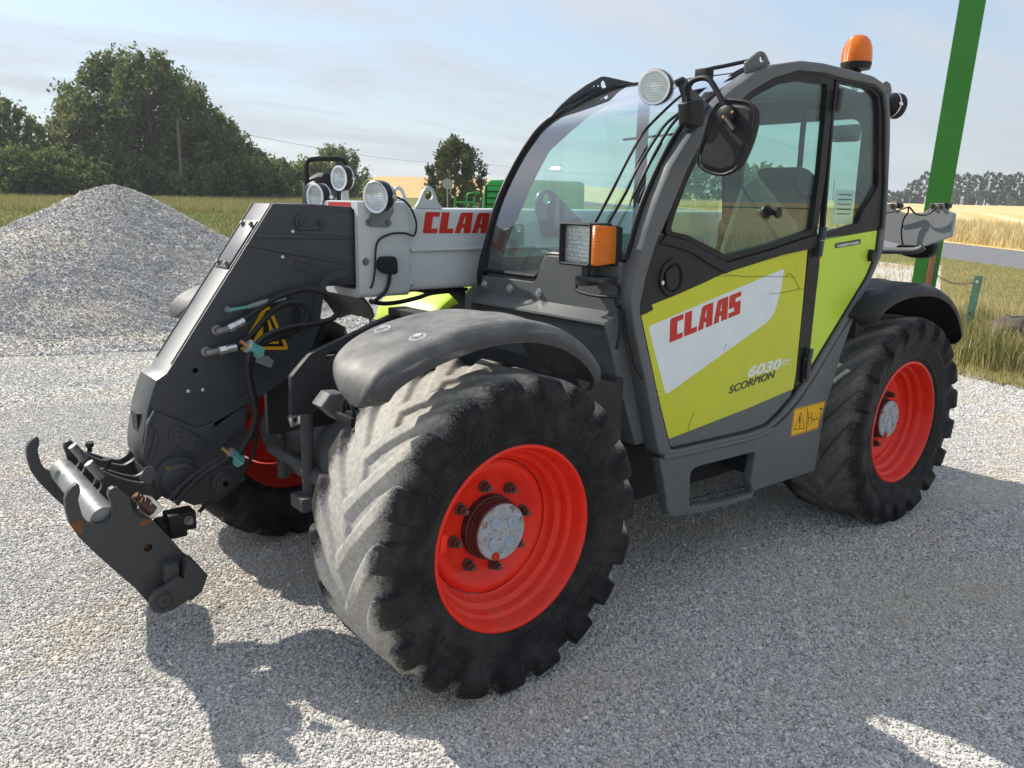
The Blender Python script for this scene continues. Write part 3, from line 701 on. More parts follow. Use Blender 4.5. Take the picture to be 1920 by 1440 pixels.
# lower locking lug on the near side
lug = [(0.965, 0.283), (0.956, 0.305), (0.924, 0.327), (0.862, 0.349), (0.848, 0.362), (0.832, 0.42), (0.797, 0.391), (0.768, 0.34), (0.79, 0.288), (0.838, 0.244), (0.891, 0.226), (0.927, 0.222), (0.956, 0.238), (0.966, 0.261)]
plate('lug_plate', [(0.966, 0.266), (0.959, 0.292), (0.943, 0.31), (0.857, 0.345), (0.818, 0.308), (0.79, 0.288), (0.838, 0.244), (0.891, 0.226), (0.927, 0.222), (0.956, 0.238)], .215, .238, 'plate_steel', T, bevel=.004)
lg2 = [(0.844, 0.333), (0.824, 0.4), (0.787, 0.369), (0.758, 0.321), (0.782, 0.266), (0.827, 0.238)]
plate('lug_bracket', lg2, .13, .236, 'plate_steel', T, bevel=.004)
lp = [(0.917, 0.271)][0]
b = MB(); b.lathe([(-.10, .026), (.0, .026), (.004, .024), (.004, .006), (.001, .005), (.001, .0005)], 28, 'Y', (lp[0], .240, lp[1])); b.lathe([(-.002, .033), (.002, .032), (.002, .0275), (-.002, .027)], 28, 'Y', (lp[0], .240, lp[1])); b.build('locking_pin', 'plate_steel', T, 35)
b = MB(); q = [(0.901, 0.2, 0.369), (0.878, 0.2, 0.329)]; b.box(q[0][0]-.05, q[0][0]+.0, .165, .215, q[0][2]-.05, q[0][2]+.02); b.build('lug_gusset', 'plate_steel', T, 35, .004)
# hydraulic coupler block with rusty couplings
cpb = [(0.939, 0.57), (0.911, 0.614), (0.886, 0.603), (0.851, 0.556), (0.859, 0.541), (0.902, 0.516), (0.931, 0.535)]
plate('coupler_bracket', cpb, .06, .075, 'zinc', T, bevel=.002)
plate('coupler_flag', [(0.921, 0.674), (0.897, 0.714), (0.872, 0.712), (0.863, 0.697), (0.87, 0.664), (0.884, 0.65), (0.895, 0.647), (0.909, 0.661)], .052, .060, 'slate', T, bevel=.002)
for k, (q0, q1) in enumerate((([(0.899, 0.11, 0.564)][0], [(0.939, 0.11, 0.609)][0]), ([(0.909, 0.085, 0.581)][0], [(0.946, 0.085, 0.623)][0]))):
    q0, q1 = Vector(q0), Vector(q1); d = q1-q0; b = MB(); b.cyl(q0, q0+d*.45, .021, 16); b.cyl(q0+d*.4, q0+d*.8, .016, 16); b.cyl(q0+d*.6, q1, .013, 14); b.build('quick_coupling', 'nut_steel', T, 35)
    b = MB(); b.cyl(q1-d*.02, q1+d*.03, .0155, 14); b.build('coupling_cap', 'rust', T, 35)
blk = [(0.787, 0.06, 0.488)][0]
b = MB(); b.box(blk[0]-.05, blk[0]+.05, .0, .08, blk[2]-.04, blk[2]+.03); b.box(blk[0]-.02, blk[0]+.07, -.05, .06, blk[2]-.07, blk[2]-.01); b.build('valve_block', 'black_plastic', T, 35, .006)
bolt('fitting', (blk[0]-.02, .08, blk[2]), (0, 1, 0), .012, .022, 'bolt_grey', T)

# ---- hoses on the head -------------------------------------------
def hose(pts, r, name='hose', m='hose_rubber', n=8): b = MB(); b.tube(pts, r, 10, smooth_n=n); return b.build(name, m, T, 60)
def fitting(p, q, nxt):
    p, q, nxt = Vector(p), Vector(q), Vector(nxt); o = empty('hose_fitting', (0, 0, 0), T)
    b = MB(); b.lathe([(-.09, .020), (-.075, .020), (-.072, .013), (-.06, .012)], 20, 'Y', (p.x, 0, p.z)); b.build('bulkhead_nut', 'bolt_grey', o, 35)
    b = MB(); b.tube([(p.x, -.08, p.z), (p.x, -.05, p.z), tuple(p.lerp(q, .35)), tuple(q)], .0125, 12, smooth_n=4); b.build('elbow', 'bolt_grey', o, 40)
    d = (nxt-q); b = MB(); b.cyl(q, q+d*.38, .0175, 6); b.cyl(q+d*.38, q+d*.45, .013, 14); b.cyl(q+d*.45, nxt, .0155, 16); b.build('ferrule', 'zinc', o, 35)
f1 = [(0.565, -0.045, 1.167), (0.531, -0.045, 1.174), (0.469, -0.045, 1.2)]
fitting(*f1)
f2 = [(0.61, -0.045, 1.088), (0.572, -0.045, 1.092), (0.506, -0.045, 1.099)]
fitting(*f2)
hose([(0.477, -0.045, 1.197), (0.414, -0.045, 1.236), (0.33, -0.045, 1.283), (0.234, -0.03, 1.309), (0.163, -0.01, 1.302), (0.109, 0, 1.27), (0.09, 0, 1.225), (0.112, 0, 1.19), (0.184, 0, 1.174), (0.275, 0.01, 1.171), (0.358, 0.02, 1.161), (0.423, 0.03, 1.141), (0.465, 0.04, 1.11)] + [(0.493, 0.05, 1.074), (0.5, 0.05, 1.021), (0.491, 0.05, 0.948), (0.478, 0.05, 0.865), (0.493, 0.05, 0.786), (0.546, 0.05, 0.705), (0.595, 0.05, 0.669)] + [(0.598, 0.07, 0.694), (0.688, 0.07, 0.655), (0.757, 0.07, 0.606), (0.805, 0.07, 0.557)], .0115)
hose([(0.512, -0.045, 1.1), (0.468, -0.045, 1.119), (0.412, -0.045, 1.172), (0.343, -0.045, 1.236), (0.281, -0.03, 1.263), (0.229, -0.02, 1.248), (0.214, -0.02, 1.204), (0.249, -0.01, 1.164), (0.328, 0, 1.14), (0.403, 0.02, 1.125), (0.451, 0.03, 1.107)] + [(0.475, 0.035, 1.059), (0.488, 0.035, 1.003), (0.477, 0.035, 0.928), (0.47, 0.035, 0.846), (0.504, 0.035, 0.761), (0.551, 0.035, 0.702), (0.603, 0.035, 0.67)] + [(0.613, 0.055, 0.7), (0.702, 0.055, 0.66), (0.77, 0.055, 0.618), (0.819, 0.055, 0.569)], .0115)
hose([(0.464, 0.02, 1.056), (0.487, 0.02, 0.971), (0.48, 0.02, 0.881), (0.47, 0.02, 0.783), (0.479, 0.02, 0.693), (0.531, 0.02, 0.611)] + [(0.521, 0, 0.581), (0.595, 0, 0.537), (0.658, 0, 0.514), (0.702, 0, 0.48)], .008)
hose([(0.341, -0.06, 1.261), (0.273, -0.06, 1.273), (0.246, -0.06, 1.239), (0.245, -0.06, 1.185), (0.273, -0.06, 1.132), (0.342, -0.06, 1.111)], .008)
hose([(0.52, -0.05, 1.245), (0.449, -0.05, 1.252)], .006, 'sensor_cable', 'teal_plastic', 4)
b = MB(); q = [(0.449, -0.05, 1.252), (0.389, -0.05, 1.265), (0.294, -0.05, 1.278)]; b.tube([q[0], q[1], q[2]], [.008, .0115, .009], 10); b.build('cable_connector', 'console_grey', T, 40)
b = MB(); b.lathe([(-.085, .012), (-.06, .011), (-.058, .001)], 14, 'Y', ([(0.518, 1.244)][0][0], 0, [(0.518, 1.244)][0][1])); b.build('cable_gland', 'console_grey', T, 40)
for (c, ax_) in (([(0.465, 0.045, 1.098)][0], ([(0.488, 0.045, 1.113)][0], [(0.442, 0.045, 1.08)][0])), ([(0.567, 0.055, 0.687)][0], ([(0.587, 0.055, 0.706)][0], [(0.546, 0.055, 0.665)][0]))):
    o = empty('hose_clamp', (0, 0, 0), T); d = Vector(ax_[1])-Vector(ax_[0])
    b = MB(); b.tube([ax_[0], c, ax_[1]], .024, 4); b.build('clamp_body', 'teal_plastic', o, 30)
    b = MB(); a0 = Vector(ax_[0])-d*.22; b.cyl(a0, Vector(ax_[0]), .026, 4); b.build('clamp_plate', 'zinc', o, 30)
    b = MB(); b.cyl(a0-d*.5, a0, .007, 8); b.build('clamp_bolt', 'brass', o, 30)
plate('clamp_bracket', rounded([(0.426, 1.059), (0.409, 1.065), (0.347, 1.029), (0.363, 0.999), (0.425, 1.029)], .006), -.066, -.058, 'console_grey', T, bevel=.002)
for p in [(0.377, 1.042), (0.367, 1.011)]: bolt('bracket_bolt', (p[0], -.058, p[1]), (0, 1, 0), .007, .005, 'console_grey', T)
# warning triangle
tri = [(0.369, 1.243), (0.346, 1.245), (0.274, 1.071), (0.281, 1.062), (0.47, 1.079), (0.475, 1.087)]
plate('warning_sticker', rounded(tri, .010), -.0875, -.0865, 'sign_yellow', T, bevel=0)
tin = [(0.356, 1.233), (0.291, 1.076), (0.453, 1.091)]; tin2 = [(0.357, 1.209), (0.312, 1.089), (0.428, 1.1)]
plate('sticker_print', rounded(tin, .006), -.0865, -.0858, 'sign_black', T, [rounded(tin2, .004)], bevel=0)
plate('sticker_print', [(0.375, 1.18), (0.358, 1.19), (0.351, 1.146), (0.367, 1.12), (0.38, 1.122)], -.0865, -.0858, 'sign_black', T, bevel=0)

# ---- lamps on the boom collar -------------------------------------
def work_lamp(name, p, aim, size=.062, bracket=None):
    o = empty(name, p, T)
    o.rotation_euler = Vector(aim).to_track_quat('X', 'Z').to_euler()
    b = MB(); b.lathe([(-.075*size/.062, .0005), (-.072*size/.062, .022), (-.055*size/.062, .040*size/.062), (-.02, size*.93), (.008, size), (.022, size), (.022, size*.965)], 36, 'X'); b.build('housing', 'black_plastic', o, 40)
    b = MB(); b.lathe([(.012, size*.99), (.0245, size*.985), (.027, size*.95), (.025, size*.84), (.016, size*.80)], 36, 'X'); b.build('bezel', 'lamp_silver', o, 40)
    b = MB(); b.lathe([(-.03, .0005), (-.026, size*.3), (-.008, size*.6), (.014, size*.82)], 36, 'X'); b.build('reflector', 'lamp_reflector', o, 40)
    b = MB(); b.lathe([(.020, .0005), (.019, size*.4), (.0165, size*.80)], 36, 'X')
    for k in range(-5, 6):
        y = k*size*.145; h = math.sqrt(max(0, (size*.78)**2-y*y)); b.box(.0175, .0195, -h, h, y-.0012, y+.0012)
    b.build('lens', 'lens_clear', o, 40)
    b = MB(); b.lathe([(-.022, size*.965), (-.022, size*.985), (-.016, size*.99), (-.016, size*.97)], 36, 'X'); b.build('trim_band', 'lamp_silver', o, 40)
    for s in (1, -1):
        b = MB(); b.lathe([(0, size*.20), (.004, size*.19), (.004, .0005)], 20, 'Y'); k = b.build('side_cap', 'lamp_silver', o, 40); k.location = (-.019, s*size*.955, 0); k.scale = (1, s, .7)
    return o
lamp_aim = (.93, .33, -.10)
work_lamp('work_lamp', (-.10, .02, 1.680), lamp_aim, .067)
work_lamp('work_lamp', (-.04, -.405, 1.675), (.97, .2, -.02), .060)
work_lamp('work_lamp', (-.27, -.62, 1.765), (.97, .2, -.02), .060)
plate('lamp_bracket', rounded([(-0.083, 1.608), (-0.077, 1.588), (-0.065, 1.588), (-0.06, 1.572), (-0.076, 1.557), (-0.173, 1.554), (-0.186, 1.567), (-0.177, 1.588), (-0.199, 1.619), (-0.196, 1.646), (-0.114, 1.629)], .01), -.033, -.027, 'console_grey', T, bevel=.002)
for p in [(-0.084, 1.577), (-0.168, 1.573)]: bolt('bracket_bolt', (p[0], -.027, p[1]), (0, 1, 0), .011, .016, 'bolt_grey', T)
b = MB(); b.cyl((-.28, -.62, 1.28), (-.28, -.62, 1.71), .018, 14); b.box(-.32, -.24, -.66, -.36, 1.60, 1.63); b.build('lamp_post', 'boom_grey', T, 40)
bolt('collar_bolt', ([(-0.062, 1.412)][0][0], -.035, [(-0.062, 1.412)][0][1]), (0, 1, 0), .011, .010, 'bolt_grey', T)
hose([(-0.187, -0.02, 1.685), (-0.243, -0.02, 1.667), (-0.283, -0.02, 1.626), (-0.305, -0.02, 1.567), (-0.292, -0.02, 1.519), (-0.248, -0.02, 1.529), (-0.185, -0.02, 1.528), (-0.13, -0.02, 1.51), (-0.108, -0.02, 1.484), (-0.101, -0.02, 1.442), (-0.097, -0.02, 1.374), (-0.084, -0.02, 1.316)] + [(-0.082, -0.05, 1.292), (-0.045, -0.05, 1.267)], .0045, 'lamp_cable')
jb = rounded([(-0.113, 1.42), (-0.125, 1.433), (-0.183, 1.434), (-0.196, 1.418), (-0.198, 1.369), (-0.189, 1.356), (-0.133, 1.361), (-0.11, 1.383)], .008)
o = plate('junction_box', jb, -.036, .005, 'black_plastic', T, bevel=.006)
hose([(-0.171, -0.02, 1.36), (-0.163, -0.02, 1.317), (-0.144, -0.02, 1.281), (-0.101, -0.02, 1.251), (-0.073, -0.02, 1.239)], .008, 'box_cable')
hose([(-0.09, -0.05, 1.243), (-0.172, -0.08, 1.224), (-0.274, -0.1, 1.224), (-0.367, -0.1, 1.238), (-0.442, -0.1, 1.254), (-0.619, -0.1, 1.26)], .010)
for k in range(3): hose([(x, -.10-.03*k, z) for x, z in [(-0.242, 1.299), (-0.255, 1.276), (-0.287, 1.268), (-0.34, 1.274), (-0.442, 1.26), (-0.634, 1.262)]], .009)
for k, x0 in enumerate((-.40, -.40)):
    y0 = (-.07, -.325)[k]; eye = [(x0+dx, z) for dx, z in ((.075, 1.634), (.055, 1.66), (.022, 1.722), (0, 1.733), (-.022, 1.722), (-.05, 1.66), (-.075, 1.634))]
    plate('lifting_eye', rounded(eye, .012), y0-.007, y0+.007, 'boom_grey', T, [circ(x0, 1.692, .0215)], .002)
b = MB(); b.cyl((-1.0, -.19, .95), (-.78, -.19, 1.12), .05, 20); b.cyl((-.78, -.19, 1.12), (-.60, -.19, 1.27), .03, 20); b.build('lift_cylinder', 'frame_grey', T, 40)
for y in (-.06,):
    ey = [(-1.05, 1.50), (-1.0, 1.66), (-1.02, 1.72), (-1.08, 1.735), (-1.13, 1.71), (-1.42, 1.50)]
    plate('cylinder_bracket', rounded(ey, .03), y, y+.02, 'slate', T, [circ(-1.07, 1.685, .025)], .002)

# ---- logo lettering ----------------------------------------------
GLY = {'C': ([(0, .06), (.06, 0), (.80, 0), (.80, .22), (.44, .22), (.44, .78), (.80, .78), (.80, 1), (.08, 1), (0, .93)], []),
       'L': ([(0, .06), (.05, 0), (.80, 0), (.80, .22), (.44, .22), (.44, 1), (.02, 1)], []),
       'A': ([(0, 0), (.34, 0), (.36, .26), (.52, .26), (.52, 0), (.92, 0), (.92, 1), (.30, 1), (.20, .93)], [[(.40, .46), (.52, .46), (.52, .80), (.47, .80)]]),
       'S': ([(0, 0), (.74, 0), (.80, .06), (.80, .60), (.42, .60), (.42, .79), (.80, .79), (.80, 1), (.07, 1), (0, .94), (0, .40), (.38, .40), (.38, .21), (0, .21)], [])}
def logo(word, n=None):
    mb = MB(); x = 0
    for ch in word[:n]:
        o, h = GLY[ch]; shear = lambda p: (p[0]+x+.16*p[1], p[1])
        me = flat_mesh([shear(p) for p in o], [[shear(p) for p in hh] for hh in h], .002)
        mb.add([v.co[:] for v in me.vertices], [tuple(p.vertices) for p in me.polygons]); x += {'A': 1.02}.get(ch, .90)
    me = bpy.data.meshes.new('logo'); me.from_pydata(mb.v, [], mb.f); me.update(); return me
p = [(-0.357, 1.527), (-0.726, 1.508)]
lg = logo('CLAAS'); stick('brand_lettering', lg, p[0], (p[0][0]-.55, p[0][1]-.004), -.0485, 'decal_red', T, width=(p[0][0]-p[1][0])*4.74/3.86, height=.092)

# ---- cab ----------------------------------------------------------
CL, CR = 1.0, .07             # outer left face, right face
def sm(P): return P
outer = [(-0.783, 0.696), (-0.681, 1.006), (-0.599, 1.229), (-0.574, 1.338), (-0.594, 1.428), (-0.631, 1.517)] + sm([(-0.651, 1.584), (-0.694, 1.684), (-0.764, 1.811), (-0.839, 1.901), (-0.917, 1.979), (-1.008, 2.056), (-1.103, 2.118)] + [(-1.154, 2.143), (-1.226, 2.184), (-1.373, 2.23), (-1.537, 2.261), (-1.701, 2.269), (-1.892, 2.266), (-2.113, 2.259), (-2.217, 2.236), (-2.273, 2.182), (-2.3, 2.11), (-2.326, 1.995), (-2.363, 1.739), (-2.374, 1.571)] + [(-2.375, 1.565), (-2.377, 1.463), (-2.324, 1.373), (-2.229, 1.245), (-2.085, 1.103), (-1.855, 0.874), (-1.748, 0.787), (-1.641, 0.723), (-1.549, 0.683), (-1.442, 0.662)]) + [(-0.872, 0.675)]
inner = [(-0.858, 0.7)] + sm([(-0.765, 0.921), (-0.639, 1.261), (-0.631, 1.296), (-0.661, 1.418), (-0.704, 1.531), (-0.739, 1.591)] + [(-0.769, 1.642), (-0.849, 1.79), (-0.938, 1.921), (-1.066, 2.014), (-1.206, 2.107), (-1.344, 2.17), (-1.517, 2.219), (-1.708, 2.23), (-1.825, 2.225), (-2.137, 2.222), (-2.223, 2.194), (-2.266, 2.107), (-2.338, 1.773), (-2.356, 1.571)] + [(-2.328, 1.565), (-2.325, 1.444), (-2.259, 1.335), (-1.816, 0.898), (-1.711, 0.807), (-1.606, 0.738), (-1.515, 0.699), (-1.377, 0.689)])
outer = rounded(outer, .022, 3); inner = rounded(inner, .022, 3)
frame = plate('cab_frame', outer, .925, CL+.006, 'frame_grey', T, [inner], .010)
# rubber seal just inside the ring
def offset_poly(P, d):
    n = len(P); o = []
    area = sum(P[i][0]*P[(i+1) % n][1]-P[(i+1) % n][0]*P[i][1] for i in range(n)); s = 1 if area > 0 else -1
    for i in range(n):
        a, b, c = Vector(P[i-1]), Vector(P[i]), Vector(P[(i+1) % n])
        t = ((b-a).normalized()+(c-b).normalized()).normalized(); nm = Vector((-t.y, t.x))*s
        o.append(tuple(b+nm*d))
    return o
plate('door_seal', offset_poly(inner, -.001), .935, CL-.004, 'black_trim', T, [offset_poly(inner, .011)], .002)
# right-hand side ring (seen through the glass)
plate('right_frame', outer, CR-.02, CR+.03, 'black_trim', T, [offset_poly(inner, .02)], .006)
# door -------------------------------------------------------------
door = empty('door', (0, 0, 0), T)
glass_o = sm([(-0.755, 1.562), (-0.78, 1.635), (-0.855, 1.784), (-0.945, 1.922), (-1.075, 2.018), (-1.223, 2.115), (-1.393, 2.182), (-1.545, 2.215), (-1.805, 2.222)]) + [(-1.812, 2.119), (-1.812, 1.808), (-1.785, 1.555), (-1.441, 1.492), (-1.139, 1.446), (-1.023, 1.487), (-0.873, 1.539)]
glass_i = sm([(-0.788, 1.571), (-0.811, 1.635), (-0.878, 1.771), (-0.969, 1.906), (-1.097, 1.999), (-1.244, 2.093), (-1.397, 2.154), (-1.55, 2.183), (-1.758, 2.189)]) + [(-1.763, 2.1), (-1.761, 1.806), (-1.743, 1.571), (-1.438, 1.514), (-1.141, 1.473), (-1.038, 1.509), (-0.888, 1.558)]
glass_o = rounded(glass_o, .022, 3); glass_i = rounded(glass_i, .022, 3)
plate('window_surround', glass_o, .968, .994, 'black_trim', door, [glass_i], .002)
plate('door_glass', offset_poly(glass_o, .004), .972, .978, 'cab_glass', door, bevel=.001)
low = [(-0.864, 0.704), (-0.771, 0.92), (-0.647, 1.26), (-0.639, 1.294), (-0.668, 1.413), (-0.71, 1.527), (-0.721, 1.553)] + [(-0.761, 1.559), (-0.874, 1.536), (-1.023, 1.484), (-1.139, 1.443), (-1.442, 1.489), (-1.786, 1.551)] + [(-1.733, 1.494), (-1.721, 0.85), (-1.702, 0.811), (-1.596, 0.746), (-1.511, 0.706), (-1.373, 0.695)]
panel = plate('door_panel', low, .945, .990, 'frame_grey', door, bevel=.006)
trim_o = [(-0.647, 1.263), (-0.639, 1.294), (-0.668, 1.413), (-0.71, 1.527), (-0.721, 1.553)] + [(-0.761, 1.559), (-0.874, 1.536), (-1.023, 1.484), (-1.139, 1.443), (-1.442, 1.489), (-1.786, 1.551)] + [(-1.727, 1.496), (-1.163, 1.407), (-1.11, 1.395), (-1.094, 1.39), (-1.073, 1.387), (-1.044, 1.378), (-0.86, 1.333), (-0.705, 1.3), (-0.717, 1.281), (-0.676, 1.267), (-0.647, 1.263)]
plate('door_trim', trim_o, .985, .9955, 'black_plastic', door, bevel=.003)
rim_t = [(-0.728, 1.527), (-0.761, 1.559), (-0.874, 1.536), (-1.023, 1.484), (-1.139, 1.443), (-1.442, 1.489), (-1.786, 1.551), (-1.801, 1.493), (-1.446, 1.457), (-1.195, 1.427), (-1.144, 1.401), (-1.052, 1.428), (-0.911, 1.489), (-0.812, 1.512)]
plate('trim_ridge', rim_t, .994, 1.004, 'mirror_plastic', door, bevel=.004)
lime_o = [(-0.647, 1.262), (-0.676, 1.267), (-0.717, 1.28), (-0.706, 1.299), (-0.86, 1.332), (-1.044, 1.377), (-1.073, 1.386), (-1.11, 1.395), (-1.163, 1.405), (-1.723, 1.495), (-1.725, 1.237), (-1.721, 0.908), (-1.712, 0.845)] + [(-1.363, 0.8), (-0.85, 0.747), (-0.829, 0.785), (-0.793, 0.875), (-0.743, 0.966), (-0.719, 1.051), (-0.689, 1.134), (-0.666, 1.2), (-0.652, 1.24)]
lime = plate('lime_panel', lime_o, .985, .9935, 'lime', door, bevel=.002)
wd = rounded([(-0.693, 1.217), (-1.554, 1.406), (-1.543, 1.311), (-1.506, 1.212), (-1.469, 1.18), (-0.816, 0.935)], .018, 5)
plate('white_decal', wd, .9930, .9942, 'decal_white', door, bevel=0)
p = [(-0.82, 1.144), (-1.272, 1.231)]
stick('brand_lettering', logo('CLAAS'), p[0], p[1], .9950, 'decal_red', door, height=.092)
p = [(-1.347, 0.94), (-1.596, 0.955)]
stick('model_number', text_mesh('6030', .1, .0008, .25, .0035), p[0], p[1], .9945, 'print_white', door, height=.050)
p = [(-1.599, 0.967), (-1.668, 0.975)]
stick('model_suffix', text_mesh('CP', .1, .0008, .25, .002), p[0], p[1], .9945, 'print_white', door, height=.022)
p = [(-1.223, 0.885), (-1.556, 0.919)]
stick('model_name', text_mesh('SCORPION', .1, .0008, .25, .002), p[0], p[1], .9945, 'decal_dark', door, height=.034)
# black hairline scratches across the sticker
for pts in ([(-1.102, 0.995, 1.387), (-1.14, 0.995, 1.39), (-1.219, 0.995, 1.388), (-1.26, 0.995, 1.382), (-1.367, 0.995, 1.379), (-1.596, 0.995, 1.367), (-1.642, 0.995, 1.364)], [(-1.573, 0.995, 1.37), (-1.596, 0.995, 1.383), (-1.618, 0.995, 1.372), (-1.642, 0.995, 1.353), (-1.683, 0.995, 1.313), (-1.722, 0.995, 1.306)], [(-1.457, 0.995, 1.3), (-1.552, 0.995, 1.3), (-1.684, 0.995, 1.31)], [(-0.967, 0.995, 0.761), (-0.979, 0.995, 0.804), (-0.999, 0.995, 0.84)], [(-1.17, 0.995, 1.078), (-1.179, 0.995, 1.107)]):
    b = MB(); b.tube(pts, .0008, 5, smooth_n=3); b.build('scratch', 'decal_dark', door, 60)
# worn paint chips along the front edge of the door
for (x, y, r_) in ((22, 655, 14), (18, 690, 9), (28, 740, 8), (40, 790, 7), (62, 890, 9), (95, 1010, 8), (150, 1250, 14), (160, 1290, 16), (30, 620, 7)):
    pass
chips = [(-0.651, 1.235), (-0.654, 1.214), (-0.662, 1.193), (-0.688, 1.128), (-0.702, 1.101), (-0.719, 1.062), (-0.761, 0.952), (-0.772, 0.926)]
for k, (cx, cz) in enumerate(chips):
    r_ = random.uniform(.006, .014); o_ = [(cx+r_*random.uniform(.4, 1.1)*math.cos(a), cz+1.3*r_*random.uniform(.5, 1.1)*math.sin(a)) for a in [2*math.pi*i/9 for i in range(9)]]
    plate('paint_chip', o_, .9920, .9941, 'decal_dark', door, bevel=0)
# handle
hc = [(-0.806, 1.396)][0]
b = MB(); b.lathe([(.990, .072), (1.003, .070), (1.007, .063), (1.004, .055), (.992, .050), (.985, .048)], 40, 'Y', (hc[0], 0, hc[1])); hd = b.build('handle_bezel', 'black_plastic', door, 40)
b = MB(); b.lathe([(.9962, .0005), (.9962, .052)], 32, 'Y', (hc[0], 0, hc[1])); b.build('handle_well', 'black_trim', door, 40)
plate('handle_paddle', rounded([(-0.763, 1.42), (-0.799, 1.439), (-0.822, 1.445), (-0.839, 1.422), (-0.847, 1.383), (-0.836, 1.363), (-0.82, 1.349), (-0.776, 1.351)], .008), .996, 1.006, 'mirror_plastic', door, bevel=.004)
kc = [(-0.748, 1.381)][0]
b = MB(); b.lathe([(1.002, .0085), (1.0075, .008), (1.0075, .0006)], 16, 'Y', (kc[0], 0, kc[1])); b.build('key_lock', 'zinc', door, 40)
# dark pillar strip and hinges
plate('rear_strip', [(-1.732, 1.498), (-1.817, 1.511), (-1.832, 1.41), (-1.827, 1.287), (-1.818, 0.938), (-1.793, 0.876), (-1.722, 0.845), (-1.721, 0.87)], .96, .9945, 'black_trim', T, bevel=.003)
for seg in ([(-1.81, 1.012, 1.583), (-1.801, 1.012, 1.526)], [(-1.798, 1.012, 1.522), (-1.792, 1.012, 1.453)], [(-1.795, 1.012, 1.03), (-1.791, 1.012, 0.982)], [(-1.787, 1.012, 0.977), (-1.787, 1.012, 0.894)], [(-1.835, 1.012, 2.177), (-1.839, 1.012, 2.136)], [(-1.837, 1.012, 2.132), (-1.83, 1.012, 2.089)]):
    b = MB(); b.cyl(seg[0], seg[1], .013, 14); b.build('hinge', 'slate', T, 35)
for q in ([(-1.789, 1.012, 1.455), (-1.788, 1.012, 1.443)], [(-1.787, 1.012, 0.896), (-1.786, 1.012, 0.886)], [(-1.83, 1.012, 2.091), (-1.831, 1.012, 2.077)]): b = MB(); b.cyl(q[0], q[1], .008, 10); b.build('hinge_pin', 'rust', T, 35)
plate('hinge_leaf', [(-1.757, 0.993), (-1.808, 0.998), (-1.803, 0.87), (-1.76, 0.87)], .99, 1.008, 'black_trim', T, bevel=.003)
# quarter window and panel ------------------------------------------
qo = [(-1.832, 2.226), (-2.137, 2.222), (-2.227, 2.193), (-2.259, 2.107), (-2.335, 1.738), (-2.358, 1.563), (-1.846, 1.533), (-1.823, 2.074)]
qi = [(-1.862, 2.204), (-2.122, 2.202), (-2.193, 2.175), (-2.223, 2.104), (-2.287, 1.78), (-2.244, 1.726), (-2.166, 1.654), (-2.136, 1.598), (-1.86, 1.556), (-1.844, 2.06)]
plate('quarter_surround', qo, .964, .990, 'black_trim', T, [qi], .003)
plate('quarter_glass', offset_poly(qo, .004), .968, .974, 'cab_glass', T, bevel=.001)
ql = [(-1.825, 1.524), (-2.326, 1.565), (-2.321, 1.442), (-2.253, 1.333), (-1.815, 0.9), (-1.815, 0.987)]
qp = plate('quarter_panel', ql, .955, .992, 'lime_light', T, bevel=.004)
vb = rounded([(-1.945, 1.506), (-1.971, 1.509), (-2.171, 1.525), (-2.172, 1.502), (-2.15, 1.498), (-1.949, 1.484)], .006)
plate('badge', vb, .9915, .9930, 'decal_dark', qp, bevel=0)
p = [(-1.966, 1.488), (-2.157, 1.502)]
stick('badge_text', text_mesh('VARIPOWER', .1, .0004, .2, .002), p[0], p[1], .9934, 'print_white', qp, height=.0125)
kc = [(-2.262, 1.444)][0]
b = MB(); b.lathe([(.990, .012), (1.004, .012), (1.004, .020), (1.018, .020), (1.020, .012), (1.020, .0006)], 18, 'Y', (kc[0], 0, kc[1])); b.box(kc[0]-.008, kc[0]+.008, .992, 1.016, kc[1]-.028, kc[1]+.028); b.build('panel_latch', 'black_plastic', qp, 40)
# lower body panel with the step opening
lo = [(-0.791, 0.678), (-0.873, 0.67), (-1.443, 0.655), (-1.558, 0.675), (-1.659, 0.714), (-1.758, 0.776), (-1.857, 0.861), (-2.095, 1.1), (-2.206, 1.214), (-2.09, 0.98), (-2.041, 0.841), (-1.992, 0.702), (-1.975, 0.59), (-1.956, 0.402)] + [(-1.458, 0.403), (-1.457, 0.367), (-1.088, 0.381), (-0.977, 0.395), (-0.908, 0.405), (-0.877, 0.42), (-0.857, 0.451), (-0.848, 0.496), (-0.829, 0.566)]
st = [(-0.995, 0.563), (-0.999, 0.581), (-1.019, 0.593), (-1.057, 0.597), (-1.431, 0.591), (-1.443, 0.581), (-1.438, 0.537), (-1.423, 0.451), (-1.444, 0.412)]
q0_, q1_ = [(-1.446, 0.4), (-1.004, 0.436)]
for k in range(29):
    t = k/28; st.append((q0_[0]+(q1_[0]-q0_[0])*t, q0_[1]+(q1_[1]-q0_[1])*t-(.012 if k % 2 else 0)-.010*math.sin(math.pi*t)))
body = plate('lower_panel', lo, .955, 1.001, 'frame_grey', T, [st], .006)
b = MB(); b.tube([(-0.817, 0.99, 0.679), (-0.904, 0.99, 0.672), (-1.174, 0.99, 0.664), (-1.456, 0.99, 0.66), (-1.564, 0.99, 0.679)], .017, 12, smooth_n=4); b.build('sill_tube', 'frame_grey', T, 60)
